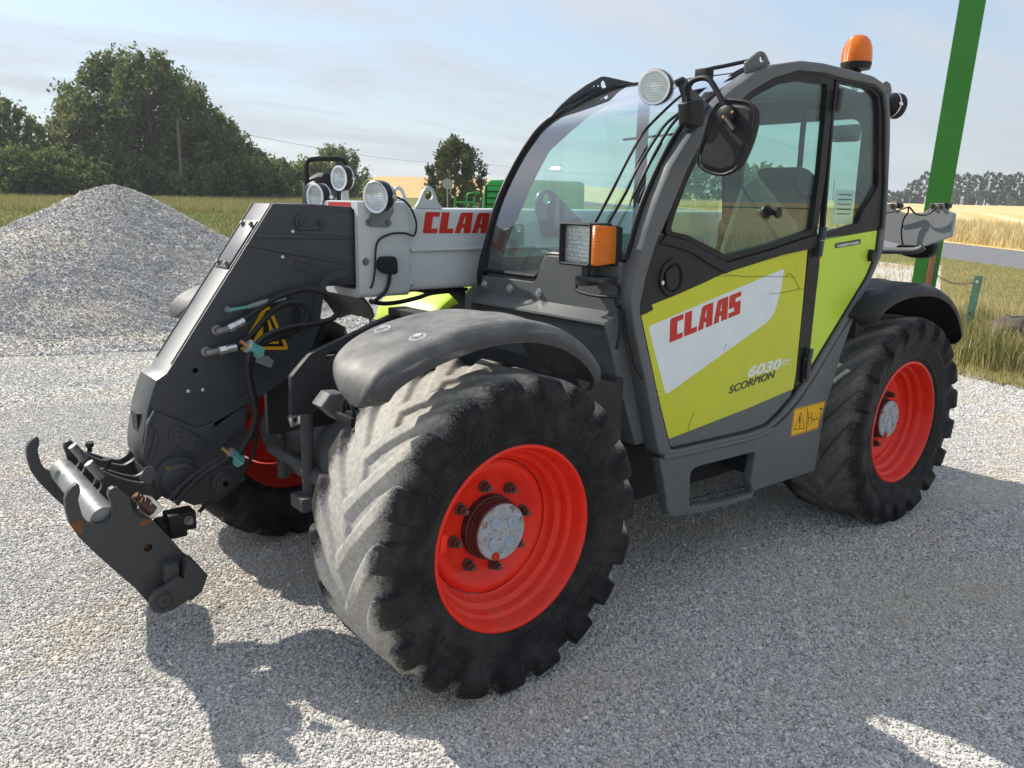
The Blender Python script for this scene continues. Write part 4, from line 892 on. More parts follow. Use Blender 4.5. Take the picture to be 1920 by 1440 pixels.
# step tread with serrated edges
e0, e1 = [(-1.163, 0.384), (-1.591, 0.359)]
for y0 in (.86,):
    o_ = []; n_ = 26
    for k in range(n_+1):
        t = k/n_; o_.append((e0[0]+(e1[0]-e0[0])*t, e0[1]+(e1[1]-e0[1])*t+(.007 if k % 2 else -.004)))
    o_ += [(e1[0], e1[1]-.03), (e0[0], e0[1]-.03)]
    plate('step_tread', o_, y0, y0+.012, 'frame_grey', T, bevel=.002)
for k in range(4):
    x = e0[0]+(e1[0]-e0[0])*(k+.5)/4; z = e0[1]+(e1[1]-e0[1])*(k+.5)/4; MB().box(x-.006, x+.006, .866, .96, z-.022, z-.010).build('step_bar', 'frame_grey', T, 35)
b = MB(); b.box(e1[0]-.10, e1[0]-.045, .70, .955, .40, .72); b.build('step_wall', 'slate', T, 35, .01)
# machine distance warning sticker
s0 = [(-1.72, 0.749), (-1.987, 0.753), (-1.942, 0.621), (-1.71, 0.617)]
sk = plate('hazard_sticker', rounded(s0, .006), 1.0008, 1.0020, 'sign_yellow', T, bevel=0)
bd = offset_poly(s0, .005); bd2 = offset_poly(s0, .0075)
plate('sticker_border', bd, 1.0016, 1.0026, 'sign_black', sk, [bd2], bevel=0)
t1 = [(-1.78, 0.728), (-1.823, 0.64), (-1.731, 0.646)]
plate('sticker_triangle', rounded(t1, .004), 1.0016, 1.0026, 'sign_black', sk, [offset_poly(t1, .006)], bevel=0)
ex = [(-1.773, 1.002, 0.704), (-1.777, 1.002, 0.671)]; b = MB(); b.cyl(ex[0], ex[1], .0035, 8); ed = [(-1.777, 1.002, 0.659)][0]; b.cyl((ed[0], ed[1], ed[2]-.003), (ed[0], ed[1], ed[2]+.003), .004, 8); b.build('sticker_mark', 'sign_black', sk, 40)
b = MB()
for pts in ([(-1.831, 1.002, 0.742), (-1.84, 1.002, 0.622)], [(-1.847, 1.002, 0.711), (-1.875, 1.002, 0.711), (-1.875, 1.002, 0.656), (-1.847, 1.002, 0.656), (-1.847, 1.002, 0.711)], [(-1.843, 1.002, 0.688), (-1.877, 1.002, 0.689)], [(-1.885, 1.002, 0.672), (-1.928, 1.002, 0.673)], [(-1.895, 1.002, 0.677), (-1.885, 1.002, 0.672), (-1.899, 1.002, 0.665)], [(-1.916, 1.002, 0.679), (-1.928, 1.002, 0.673), (-1.92, 1.002, 0.667)], [(-1.948, 1.002, 0.704), (-1.945, 1.002, 0.678), (-1.943, 1.002, 0.648)]): b.tube(pts, .0016, 5)
q = [(-1.949, 1.002, 0.719)][0]; b.cyl((q[0], q[1], q[2]-.005), (q[0], q[1], q[2]+.005), .005, 10); b.build('sticker_pictogram', 'sign_black', sk, 40)
# front of the cab below the windscreen
fp = [(-.545, 1.19), (-.56, 1.12), (-.72, .73), (-.95, .73), (-.95, 1.36), (-.60, 1.36), (-.585, 1.27)]
cf = plate('cab_front', fp, CR+.03, .935, 'frame_grey', T, bevel=.008)
le = [(-.588, 1.272), (-.50, 1.243), (-.497, 1.232), (-.54, 1.05), (-.55, 1.05), (-.515, 1.228), (-.59, 1.258)]
plate('front_ledge', [(-.588, 1.275), (-.498, 1.240), (-.496, 1.232), (-.505, 1.228), (-.59, 1.262)], CR+.04, .955, 'frame_grey', T, bevel=.002)
plate('ledge_end', [(-.588, 1.275), (-.498, 1.236), (-.545, 1.11), (-.575, 1.10)], .945, .957, 'frame_grey', T, bevel=.002)
plate('windscreen_sill', rounded([(CR+.02, 1.262), (.945, 1.262), (.945, 1.46), (.52, 1.46), (.46, 1.345), (CR+.02, 1.345)], .02), -.605, -.578, 'frame_grey', T, bevel=.004, axis='X')
for y in (.115, .30, .49): bolt('sill_bolt', (-.578, y, 1.305), (1, 0, 0), .012, .013, 'zinc', T)
plate('front_gusset', [(CR+.0, 1.16), (CR+.05, 1.16), (CR+.05, 1.30), (CR, 1.26)], -.60, -.50, 'frame_grey', T, bevel=.003, axis='X')
# windscreen: one curved pane wrapping up into the roof
PROF = [(-.585, 1.30), (-.60, 1.40), (-.625, 1.50), (-.665, 1.63), (-.74, 1.775), (-.84, 1.915), (-.965, 2.03), (-1.22, 2.155), (-1.46, 2.235), (-1.77, 2.262), (-2.13, 2.243)]
pc = [p for p in catmull([(x, 0, z) for x, z in PROF], 6)]
def ribbon(pts, y0, y1, thick=.006):
    n = len(pts); vs = []; fs = []
    for p in pts: vs += [(p.x, y0, p.z), (p.x, y1, p.z)]
    for i in range(n-1): fs.append((2*i, 2*i+1, 2*i+3, 2*i+2))
    return vs, fs
glass_pts = [p for p in pc if 1.35 < p.z and p.x > -1.40]
hi = [p for p in glass_pts if p.z > 1.455]; lo_ = [p for p in glass_pts if p.z < 1.47]
b = MB(); b.add(*ribbon(hi, CR+.015, .945)); lo2 = lo_[:-1]+[hi[0]] if lo_[-1].z > hi[0].z else lo_+[hi[0]]
b.add(*ribbon(lo2, CR+.015, .49))
b.build('windscreen', 'windscreen_glass', T, 60)
rp = [p for p in pc if p.x <= -1.38]
b = MB(); b.add(*ribbon(rp, CR, .94)); b.add(*ribbon([p+Vector((0, 0, -.05)) for p in rp], CR+.02, .94)); b.build('roof_panel', 'frame_grey', T, 60)
tr = [Vector((p.x+.006, CR+.008, p.z+.003)) for p in glass_pts]
b = MB(); b.tube(tr, .013, 8); b.build('windscreen_trim', 'black_trim', T, 60)
b = MB(); b.tube([Vector((p.x+.004, .945, p.z+.002)) for p in hi], .010, 8); b.build('windscreen_trim', 'black_trim', T, 60)
zb = glass_pts[0]
b = MB(); b.tube([(zb.x+.004, CR+.01, zb.z+.004), (zb.x+.004, .45, zb.z+.004), (zb.x+.002, .475, zb.z+.02), (hi[0].x+.004, .50, hi[0].z-.005), (hi[0].x+.004, .53, hi[0].z), (hi[0].x+.004, .945, hi[0].z)], .010, 8); b.build('windscreen_trim', 'black_trim', T, 40)
# edge tube of the right-hand corner
b = MB(); b.tube([Vector((p.x-.012, CR-.008, p.z-.006)) for p in pc if p.x > -2.1], .016, 10); b.build('corner_tube', 'frame_grey', T, 60)
# side guard plate with holes on the right-hand edge
gp = [(-0.977, 2.018), (-0.992, 2.055), (-1.059, 2.115), (-1.128, 2.165), (-1.221, 2.221), (-1.318, 2.268), (-1.343, 2.271), (-1.552, 2.261)] + [(-1.50, 2.235), (-1.28, 2.165), (-1.09, 2.09), (-.985, 2.02)]
gh = [(-1.332, 2.237)][0]
plate('guard_mount', gp, .045, .055, 'slate', T, [circ(gh[0], gh[1]-.004, .018), circ(gh[0]+.035, gh[1]-.012, .006, 8), circ(gh[0]+.065, gh[1]-.016, .005, 8)], .001)
ll = [(-1.22, 2.18), (-1.212, 2.225), (-1.228, 2.234), (-1.292, 2.273), (-1.319, 2.274), (-1.337, 2.264), (-1.37, 2.232)]
gh = [(-1.309, 2.245)][0]
plate('guard_mount', rounded(ll, .008), .955, .970, 'frame_grey', T, [circ(gh[0], gh[1], .014)], .002)
# wipers
for pts, r_ in (([(-0.623, 0.758, 1.597), (-0.676, 0.789, 1.716), (-0.721, 0.798, 1.8), (-0.787, 0.798, 1.893), (-0.842, 0.801, 1.958), (-0.938, 0.823, 2.046), (-1.035, 0.803, 2.098)], .006), ([(-0.623, 0.828, 1.595), (-0.676, 0.866, 1.716), (-0.715, 0.872, 1.792), (-0.79, 0.881, 1.896), (-0.853, 0.885, 1.968), (-0.899, 0.906, 2.01)], .006), ([(-0.673, 0.899, 1.689), (-0.722, 0.912, 1.785), (-0.792, 0.908, 1.882), (-0.852, 0.905, 1.953), (-0.899, 0.907, 1.997)], .006), ([(-0.666, 0.893, 1.665), (-0.7, 0.89, 1.73), (-0.739, 0.906, 1.799), (-0.808, 0.911, 1.896)], .004)):
    b = MB(); b.tube(pts, r_, 6, smooth_n=4); b.build('wiper', 'black_plastic', T, 60)
for pts, r_ in (([(-1.154, 0.8, 2.19), (-1.193, 0.8, 2.211), (-1.304, 0.8, 2.237), (-1.482, 0.8, 2.28)], .009), ([(-1.115, 0.8, 2.119), (-1.253, 0.8, 2.153), (-1.369, 0.8, 2.215), (-1.478, 0.8, 2.258)], .007), ([(-1.114, 0.85, 2.087), (-1.247, 0.85, 2.162), (-1.351, 0.85, 2.215), (-1.417, 0.85, 2.235)], .007)):
    b = MB(); b.tube(pts, r_, 6, smooth_n=4); b.build('roof_wiper', 'black_plastic', T, 60)
b = MB(); q = [(-1.171, 0.8, 2.198)][0]; b.box(q[0]-.02, q[0]+.03, .77, .83, q[2]-.03, q[2]+.012); b.build('wiper_motor', 'black_plastic', T, 35, .006)
# cab inside ---------------------------------------------------------
MB().box(-2.25, -.72, CR+.04, .92, .74, .80).build('cab_floor', 'cab_interior', T, 35, .004)
plate('rear_wall', rounded([(CR+.03, .80), (.93, .80), (.93, 1.36), (CR+.03, 1.36)], .02), -2.36, -2.33, 'cab_interior', T, bevel=.004, axis='X')
plate('rear_frame', [(CR, 1.36), (.95, 1.36), (.95, 2.22), (CR, 2.22)], -2.36, -2.31, 'black_trim', T, [rounded([(CR+.09, 1.44), (.86, 1.44), (.86, 2.10), (CR+.09, 2.10)], .08, 5)], .004, 'X')
plate('rear_glass', rounded([(CR+.06, 1.40), (.90, 1.40), (.90, 2.14), (CR+.06, 2.14)], .05), -2.338, -2.333, 'cab_glass', T, bevel=.001, axis='X')
rw = [(-.72, 1.42), (-.80, 1.80), (-.97, 1.97), (-1.30, 2.11), (-2.20, 2.16), (-2.26, 1.42)]
plate('right_window', rounded(rw, .03), CR+.016, CR+.022, 'cab_glass', T, bevel=.001)
plate('right_wall', [(-.62, .80), (-.64, 1.42), (-2.30, 1.42), (-2.30, .80)], CR-.005, CR+.012, 'cab_interior', T, bevel=.002)
b = MB(); b.box(-1.62, -1.56, CR+.0, CR+.03, 1.42, 2.20); b.build('right_post', 'black_trim', T, 35, .004)
b = MB(); b.box(-2.2, -.95, CR+.04, CR+.24, .80, 1.28); b.box(-1.5, -1.0, CR+.04, CR+.22, 1.28, 1.36); b.build('side_console', 'console_grey', T, 35, .03)
b = MB(); b.box(-1.02, -.70, .25, .80, .80, 1.22); b.build('dashboard', 'cab_interior', T, 35, .05)
b = MB(); b.cyl((-.88, .52, 1.18), (-1.06, .52, 1.34), .035, 16); b.build('steering_column', 'black_plastic', T, 40)
sw = MB(); n_ = 40
rad, tr_ = .185, .015
for i in range(n_):
    a = 2*math.pi*i/n_
    for j in range(8):
        c = 2*math.pi*j/8; r_ = rad+tr_*math.cos(c); sw.v.append((r_*math.cos(a), r_*math.sin(a), tr_*math.sin(c)))
for i in range(n_):
    for j in range(8): sw.f.append((i*8+j, ((i+1) % n_)*8+j, ((i+1) % n_)*8+(j+1) % 8, i*8+(j+1) % 8))
for a in (0, 2.1, 4.2): sw.tube([(0, 0, -.01), (rad*math.cos(a), rad*math.sin(a), 0)], .012, 8)
o = sw.build('steering_wheel', 'black_plastic', T, 60); o.location = (-1.07, .52, 1.355); o.rotation_euler = (0, R(-38), 0)
seat = empty('seat', (0, 0, 0), T)
plate('backrest', rounded([(.36, 1.15), (.84, 1.15), (.86, 1.45), (.80, 1.80), (.72, 1.86), (.48, 1.86), (.40, 1.80), (.34, 1.45)], .06, 5), -1.98, -1.85, 'seat_fabric', seat, bevel=.05, axis='X')
sb = seat.children[0]; sb.rotation_euler = (0, 0, 0)
for v in sb.data.vertices: v.co.x += -.22*(v.co.z-1.15)
MB().box(-1.90, -1.35, .36, .84, 1.05, 1.20).build('cushion', 'seat_fabric', seat, 35, .05)
MB().box(-1.85, -1.40, .42, .78, .80, 1.05).build('seat_base', 'black_plastic', seat, 35, .03)
b = MB(); b.tube([(-1.83, 0.94, 2.102), (-1.729, 0.94, 2.094), (-1.692, 0.94, 2.06), (-1.685, 0.94, 1.976), (-1.685, 0.94, 1.844), (-1.672, 0.94, 1.788), (-1.69, 0.94, 1.741), (-1.749, 0.94, 1.715), (-1.837, 0.94, 1.72)], .012, 10, smooth_n=5); b.build('grab_rail', 'black_plastic', T, 60)
kn = [(-1.422, 0.962, 1.645)][0]
b = MB(); b.lathe([(.93, .016), (.962, .016), (.962, .032), (.975, .034), (.978, .030), (.978, .0006)], 22, 'Y', (kn[0], 0, kn[2])); b.lathe([(.985, .014), (1.0, .014), (1.003, .024), (1.012, .024), (1.014, .0006)], 22, 'Y', (kn[0]-.03, 0, kn[2])); b.build('window_catch', 'black_plastic', door, 40)
pp = [(-1.971, 1.752), (-2.137, 1.749), (-2.126, 1.593), (-1.964, 1.597)]
plate('load_chart', pp, .955, .957, 'paper', T, bevel=0)
for k in range(5):
    q = [(pp[0][0]+(pp[1][0]-pp[0][0])*.15, pp[0][1]-.02-.022*k), (pp[0][0]+(pp[1][0]-pp[0][0])*.85, pp[0][1]-.02-.022*k)]
    plate('chart_print', [q[0], q[1], (q[1][0], q[1][1]-.006), (q[0][0], q[0][1]-.006)], .9572, .9578, 'cab_interior', T, bevel=0)
b = MB(); q = [(-2.688, 0.55, 2.064)][0]; b.box(q[0]-.02, q[0]+.02, .48, .64, q[2]-.045, q[2]+.045); b.build('cab_mirror', 'black_plastic', T, 35, .015)
b = MB(); b.tube([(-1.45, CR+.02, 1.98), (-1.9, CR+.02, 2.04), (-2.25, CR+.02, 2.08)], .007, 6); b.build('side_wiper', 'black_plastic', T, 40)
# ---- lamps and mirrors on the cab ----------------------------------
wl = [(-0.684, 0.98, 2.078)][0]
work_lamp('work_lamp', wl, (.93, .33, -.08), .062)
lb = rounded([(-0.792, 2.11), (-0.821, 2.129), (-0.848, 2.119), (-0.877, 2.089), (-1.003, 2.033), (-0.983, 2.012), (-0.918, 2), (-0.891, 1.951), (-0.872, 1.924), (-0.852, 1.962), (-0.827, 2.059)], .006)
plate('lamp_bracket', lb, .975, .985, 'slate', T, bevel=.002)
MB().tube([Vector(wl)+Vector((-.06, -.01, 0)), [(-0.822, 0.98, 2.115)][0]], .013, 8).build('lamp_stem', 'black_plastic', T, 40)
mb_ = [(-0.796, 2.032), (-0.857, 2.05), (-0.884, 2.042), (-0.892, 1.964), (-0.872, 1.949), (-0.808, 1.958)]
plate('mirror_hinge', rounded(mb_, .006), .985, 1.04, 'black_plastic', T, bevel=.006)
mc = [(-0.85, 1.181, 1.908)][0]
mpath = [(-0.83, 1.009, 2.043), (-0.83, 1.003, 2.082), (-0.83, 1.021, 2.109), (-0.83, 1.066, 2.116), (-0.83, 1.1, 2.105), (-0.83, 1.135, 2.065), (-0.83, 1.178, 2.006), (-0.83, 1.198, 1.977)]
b = MB(); b.tube([tuple(p) for p in mpath], .0105, 10, smooth_n=5); b.build('mirror_arm', 'black_plastic', T, 60)
mo = [(1.066, 1.815), (1.062, 1.848), (1.094, 1.937), (1.11, 1.993), (1.139, 2.029), (1.186, 2.033), (1.264, 2.02), (1.29, 2), (1.298, 1.975), (1.292, 1.921), (1.278, 1.873), (1.252, 1.818), (1.231, 1.793), (1.185, 1.776), (1.136, 1.782), (1.084, 1.801)]
mo = rounded(mo, .02, 4)
mm_ = plate('mirror', mo, -.885, -.835, 'mirror_plastic', T, bevel=.022, axis='X')
b = MB(); b.tube([(-.838, y, z) for y, z in mo]+[(-.838, *mo[0])], .006, 8); b.build('mirror_rim', 'black_plastic', mm_, 60)
mk = [(-0.83, 1.192, 1.98)][0]
b = MB(); b.lathe([(-.02, .034), (.018, .032), (.022, .026), (.022, .0006)], 24, 'X', mk); q = [(-0.8, 1.245, 1.923)][0]; b.cyl((-.815, mk[1], mk[2]-.01), q, .011, 10); b.build('mirror_joint', 'black_plastic', mm_, 40)
for p in [(-0.806, 1.189, 1.973), (-0.806, 1.225, 1.987)]: b = MB(); b.lathe([(0, .006), (.003, .005), (.003, .0005)], 10, 'X', p); b.build('joint_screw', 'brass', mm_, 40)
# headlamp and indicator block on the front ledge
hlx = -.50
h0 = [(0.726, 1.586), (0.736, 1.593), (0.876, 1.599), (0.891, 1.591), (0.899, 1.452), (0.885, 1.442), (0.754, 1.44), (0.734, 1.451)]
hl = empty('headlamp', (0, 0, 0), T)
yl = sorted(p[0] for p in h0); zl = sorted(p[1] for p in h0)
y0, y1, z0, z1 = yl[0], yl[-1], zl[0], zl[-1]
hs = [(y0, z0), (y1, z0), (y1, z1), (y0, z1)]
plate('lamp_case', rounded(hs, .012), -.58, -.465, 'black_plastic', hl, [rounded([(y0+.012, z0+.012), (y1-.010, z0+.012), (y1-.010, z1-.012), (y0+.012, z1-.012)], .008)], .006, 'X')
plate('reflector', rounded([(y0+.010, z0+.010), (y1-.008, z0+.010), (y1-.008, z1-.010), (y0+.010, z1-.010)], .008), -.50, -.490, 'lamp_reflector', hl, bevel=.001, axis='X')
plate('lens', rounded([(y0+.011, z0+.011), (y1-.009, z0+.011), (y1-.009, z1-.011), (y0+.011, z1-.011)], .008), -.476, -.470, 'lens_clear', hl, bevel=.002, axis='X')
b = MB()
for k in range(9): zz = z0+.02+k*(z1-z0-.04)/8; b.box(-.492, -.487, y0+.014, y1-.012, zz-.0015, zz+.0015)
b.build('lens_flute', 'lamp_silver', hl, 35)
io = [(-.466, z0+.006), (-.466, z1-.006), (-.57, z1-.012), (-.575, z0+.012)]
plate('indicator', rounded(io, .008), y1+.001, y1+.030, 'amber_lens', hl, bevel=.006)
plate('indicator_core', rounded([(-.48, z0+.015), (-.48, z1-.015), (-.555, z1-.02), (-.555, z0+.02)], .006), y1-.003, y1+.008, 'amber_core', hl, bevel=.002)
plate('indicator_cap', rounded([(-.565, z0+.002), (-.565, z1-.006), (-.60, z1-.014), (-.60, z0+.012)], .006), y1-.02, y1+.031, 'black_plastic', hl, bevel=.004)
b = MB(); ym = (y0+y1)/2; b.cyl((-.53, ym, z0-.045), (-.53, ym, z0+.004), .016, 14); b.box(-.58, -.49, ym-.015, .93, z0-.055, z0-.038); b.box(-.56, -.50, ym-.03, ym+.03, z0-.075, z0-.05); b.build('lamp_arm', 'slate', hl, 35, .003)
hose([(-.52, ym, z0-.05), (-.50, ym-.02, z0-.09), (-.50, ym+.08, z0-.105), (-.52, ym+.2, z0-.10)], .006, 'lamp_cable')
hose([(-0.518, 0.95, 1.397), (-0.557, 0.95, 1.38), (-0.573, 0.95, 1.355), (-0.557, 0.95, 1.326), (-0.566, 0.95, 1.296), (-0.594, 0.95, 1.299), (-0.578, 0.95, 1.275), (-0.588, 0.95, 1.285)], .006, 'lamp_cable')
hose([(-0.542, 0.985, 1.282), (-0.552, 0.985, 1.232), (-0.537, 0.985, 1.143)], .007, 'cable')
hose([(-0.553, 1, 1.292), (-0.568, 1, 1.232), (-0.586, 1, 1.176), (-0.607, 1, 1.129), (-0.622, 1, 1.076), (-0.67, 1, 1.019)], .006, 'cable')
# beacon
bc = (-2.27, .82, 2.285)
be = empty('beacon', bc, T)
b = MB(); b.lathe([(-.03, .016), (.012, .018), (.030, .030), (.036, .066), (.062, .072), (.066, .0715)], 32, 'Z'); b.build('beacon_base', 'black_plastic', be, 40)
b = MB(); b.lathe([(.064, .0705), (.10, .0705), (.135, .066), (.165, .055), (.182, .040), (.191, .020), (.193, .0005)], 40, 'Z'); b.build('beacon_dome', 'amber_lens', be, 60)
b = MB(); b.lathe([(.066, .045), (.10, .050), (.14, .045), (.16, .02), (.161, .0005)], 20, 'Z'); b.build('beacon_core', 'amber_core', be, 60)
b = MB(); b.cyl((0, 0, -.06), (0, 0, -.02), .02, 14); b.build('beacon_socket', 'zinc', be, 40)
# lamp at the rear corner of the roof
work_lamp('work_lamp', (-2.52, .90, 2.17), (-.95, .25, -.1), .062)
plate('rear_lamp_bracket', rounded([(-2.319, 2.244), (-2.341, 2.263), (-2.374, 2.253), (-2.394, 2.222), (-2.376, 2.187)], .004), .935, .95, 'frame_grey', T, bevel=.002)
# rear lamp board with mirror on a tube
rx = -3.10
rb = [(0.454, 1.64), (0.585, 1.641), (0.607, 1.666), (0.616, 1.697), (0.67, 1.699), (0.673, 1.679), (0.657, 1.667), (0.718, 1.646), (0.833, 1.65), (0.864, 1.671), (0.862, 1.701), (0.935, 1.703), (0.942, 1.675), (0.971, 1.658), (1.003, 1.65), (1, 1.526), (0.864, 1.465), (0.747, 1.465), (0.623, 1.491), (0.487, 1.508)]
lbd = plate('lamp_board', rounded(rb, .008, 2), rx-.03, rx, 'board_grey', T, bevel=.003, axis='X')
for p in [(0.88, 1.687), (0.924, 1.686), (0.651, 1.684)]: bolt('board_bolt', (rx, p[0], p[1]), (1, 0, 0), .010, .012, 'nut_steel', lbd)
for p in [(0.943, 1.689), (0.672, 1.685)]: b = MB(); b.cyl((rx-.06, p[0], p[1]), (rx-.02, p[0], p[1]), .017, 12); b.build('rubber_buffer', 'black_plastic', lbd, 40)
for pts in ([(-3.07, 0.634, 1.644), (-3.07, 0.691, 1.655), (-3.07, 0.757, 1.678), (-3.07, 0.774, 1.672), (-3.07, 0.797, 1.649), (-3.07, 0.83, 1.637), (-3.07, 0.869, 1.64), (-3.07, 0.897, 1.657), (-3.07, 0.917, 1.682)], [(-3.07, 0.761, 1.676), (-3.07, 0.761, 1.649), (-3.07, 0.741, 1.609), (-3.07, 0.737, 1.538), (-3.07, 0.754, 1.468), (-3.07, 0.768, 1.457)]): b = MB(); b.tube(pts, .005, 6, smooth_n=5); b.build('board_cable', 'black_plastic', lbd, 60)
b = MB(); b.tube([(-3.04, 0.478, 1.416), (-3.04, 0.649, 1.431), (-3.04, 0.837, 1.441), (-3.04, 0.885, 1.464)], .019, 12, smooth_n=3); b.build('board_arm', 'frame_grey', T, 60)
ro = [(0.664, 1.462), (0.896, 1.485), (0.901, 1.45), (0.892, 1.422), (0.864, 1.399), (0.809, 1.39), (0.738, 1.397), (0.673, 1.414)]
plate('rear_mirror', rounded(ro, .02), -3.22, -3.15, 'black_plastic', T, [], .02, 'X')
MB().box(-3.12, -2.36, .50, .54, 1.40, 1.44).build('board_bracket', 'chassis', T, 35, .004)
# right-hand mirror on its tube
rmy = -.95
b = MB(); b.tube([(x, rmy, z) for x, z in [(-0.238, 1.695), (-0.24, 1.777), (-0.244, 1.839), (-0.265, 1.859), (-0.349, 1.868), (-0.435, 1.869), (-0.459, 1.851), (-0.469, 1.809)]], .013, 8, smooth_n=4); b.build('mirror_arm', 'black_plastic', T, 60)
plate('mirror', rounded([(x, z) for x, z in [(-0.226, 1.733), (-0.262, 1.771), (-0.315, 1.8), (-0.343, 1.795), (-0.35, 1.767), (-0.344, 1.628), (-0.219, 1.627)]], .02, 4), -1.0, -.86, 'mirror_plastic', T, bevel=.03)
MB().tube([(-.42, rmy, 1.60), (-.42, rmy, 1.86)], .013, 8).build('mirror_post', 'slate', T, 40)
MB().box(-.50, -.30, -1.0, -.60, 1.25, 1.62).build('mirror_stand', 'chassis', T, 35, .02)

# ================================================================== the place
def hgt(x, y):
    """gentle rise of the land away from the yard, higher behind to the north"""
    x = np.asarray(x, float); y = np.asarray(y, float)
    dx, dy = x-CAM.x, y-CAM.y; d = np.hypot(dx, dy)
    t = np.clip((d-26)/70, 0, 1); h = 1.35*t*t*(3-2*t)
    t = np.clip((d-95)/320, 0, 1); h = h+1.9*t*t*(3-2*t)
    hx, hy = [(-176.46, -274.68)][0]
    h = h+7.0*np.exp(-(((x-hx)**2+(y-hy)**2)/(2*75**2)))
    return h
def gz(x, y): return float(hgt(x, y))
def sheet(name, X, Y, Z, material, kind='structure'):
    """grid sheet from 2-D arrays"""
    a, c = X.shape; v = np.stack([X, Y, Z], -1).reshape(-1, 3)
    i = np.arange(a-1)[:, None]; j = np.arange(c-1)[None, :]
    f = np.stack([i*c+j, i*c+j+1, (i+1)*c+j+1, (i+1)*c+j], -1).reshape(-1, 4)
    me = bpy.data.meshes.new(name); me.from_pydata(v.tolist(), [], f.tolist()); me.update()
    if me.polygons[len(me.polygons)//2].normal.z < 0: me.flip_normals()
    o = link(name, me, material, None, 180)
    if kind: o['kind'] = kind
    return o
def ground_mat(name, cols, scales, bump=None, stripes=None):
    """cols: list of (colour, noise scale, lo, hi) layered over the first colour"""
    m = bpy.data.materials.new(name); m.use_nodes = True; t = m.node_tree; b = t.nodes['Principled BSDF']; new, lk = t.nodes.new, t.links.new
    b.inputs['Roughness'].default_value = .95; b.inputs['Specular IOR Level'].default_value = .15
    g = new('ShaderNodeNewGeometry'); cur = None; base = cols[0]
    for c, s, lo, hi in scales:
        n = new('ShaderNodeTexNoise'); n.inputs['Scale'].default_value = s; n.inputs['Detail'].default_value = 6; n.inputs['Roughness'].default_value = .65; lk(g.outputs['Position'], n.inputs['Vector'])
        mr = new('ShaderNodeMapRange'); mr.inputs[1].default_value = lo; mr.inputs[2].default_value = hi; lk(n.outputs['Fac'], mr.inputs[0])
        mm = new('ShaderNodeMix'); mm.data_type = 'RGBA'; lk(mr.outputs[0], mm.inputs['Factor'])
        if cur is None: mm.inputs['A'].default_value = (*base, 1)
        else: lk(cur, mm.inputs['A'])
        mm.inputs['B'].default_value = (*c, 1); cur = mm.outputs['Result']
    if stripes:
        ang, sc_, c, amt = stripes
        mp = new('ShaderNodeMapping'); mp.inputs['Rotation'].default_value = (0, 0, ang); lk(g.outputs['Position'], mp.inputs[0])
        wv = new('ShaderNodeTexWave'); wv.wave_type = 'BANDS'; wv.bands_direction = 'X'; wv.inputs['Scale'].default_value = sc_; wv.inputs['Distortion'].default_value = 1.2; wv.inputs['Detail'].default_value = 3; wv.inputs['Detail Scale'].default_value = .6; lk(mp.outputs[0], wv.inputs['Vector'])
        mr = new('ShaderNodeMapRange'); mr.inputs[1].default_value = .45; mr.inputs[2].default_value = .9; mr.inputs[4].default_value = amt; lk(wv.outputs['Fac'], mr.inputs[0])
        mm = new('ShaderNodeMix'); mm.data_type = 'RGBA'; lk(mr.outputs[0], mm.inputs['Factor']); lk(cur, mm.inputs['A']); mm.inputs['B'].default_value = (*c, 1); cur = mm.outputs['Result']
    lk(cur, b.inputs['Base Color'])
    if bump:
        n = new('ShaderNodeTexNoise'); n.inputs['Scale'].default_value = bump[0]; n.inputs['Detail'].default_value = 6; lk(g.outputs['Position'], n.inputs['Vector'])
        bp = new('ShaderNodeBump'); bp.inputs['Strength'].default_value = bump[1]; bp.inputs['Distance'].default_value = bump[2]; lk(n.outputs['Fac'], bp.inputs['Height']); lk(bp.outputs[0], b.inputs['Normal'])
    MATS[name] = m
ground_mat('meadow', [(.135, .170, .040)], [((.25, .225, .075), .09, .42, .60), ((.10, .16, .030), .35, .52, .70), ((.36, .29, .13), 1.6, .58, .78), ((.08, .12, .025), 14, .55, .75)], (6, 1.0, .12))
ground_mat('lawn', [(.22, .24, .07)], [((.44, .37, .17), .45, .42, .60), ((.16, .21, .05), 2.2, .52, .72), ((.40, .33, .17), 9, .56, .75)], (18, 1.0, .06))
ground_mat('stubble', [(.62, .42, .16)], [((.72, .53, .26), .05, .4, .65), ((.52, .34, .12), .35, .5, .7), ((.70, .52, .27), 6, .5, .75)], (5, .8, .1), (R(62), .10, (.80, .64, .38), .75))
ground_mat('wheat', [(.55, .36, .13)], [((.62, .43, .18), .04, .4, .65), ((.48, .30, .11), .3, .5, .7)], (4, .8, .1))
ground_mat('crop_green', [(.09, .16, .04)], [((.14, .19, .06), .2, .45, .65)], (5, .8, .1))
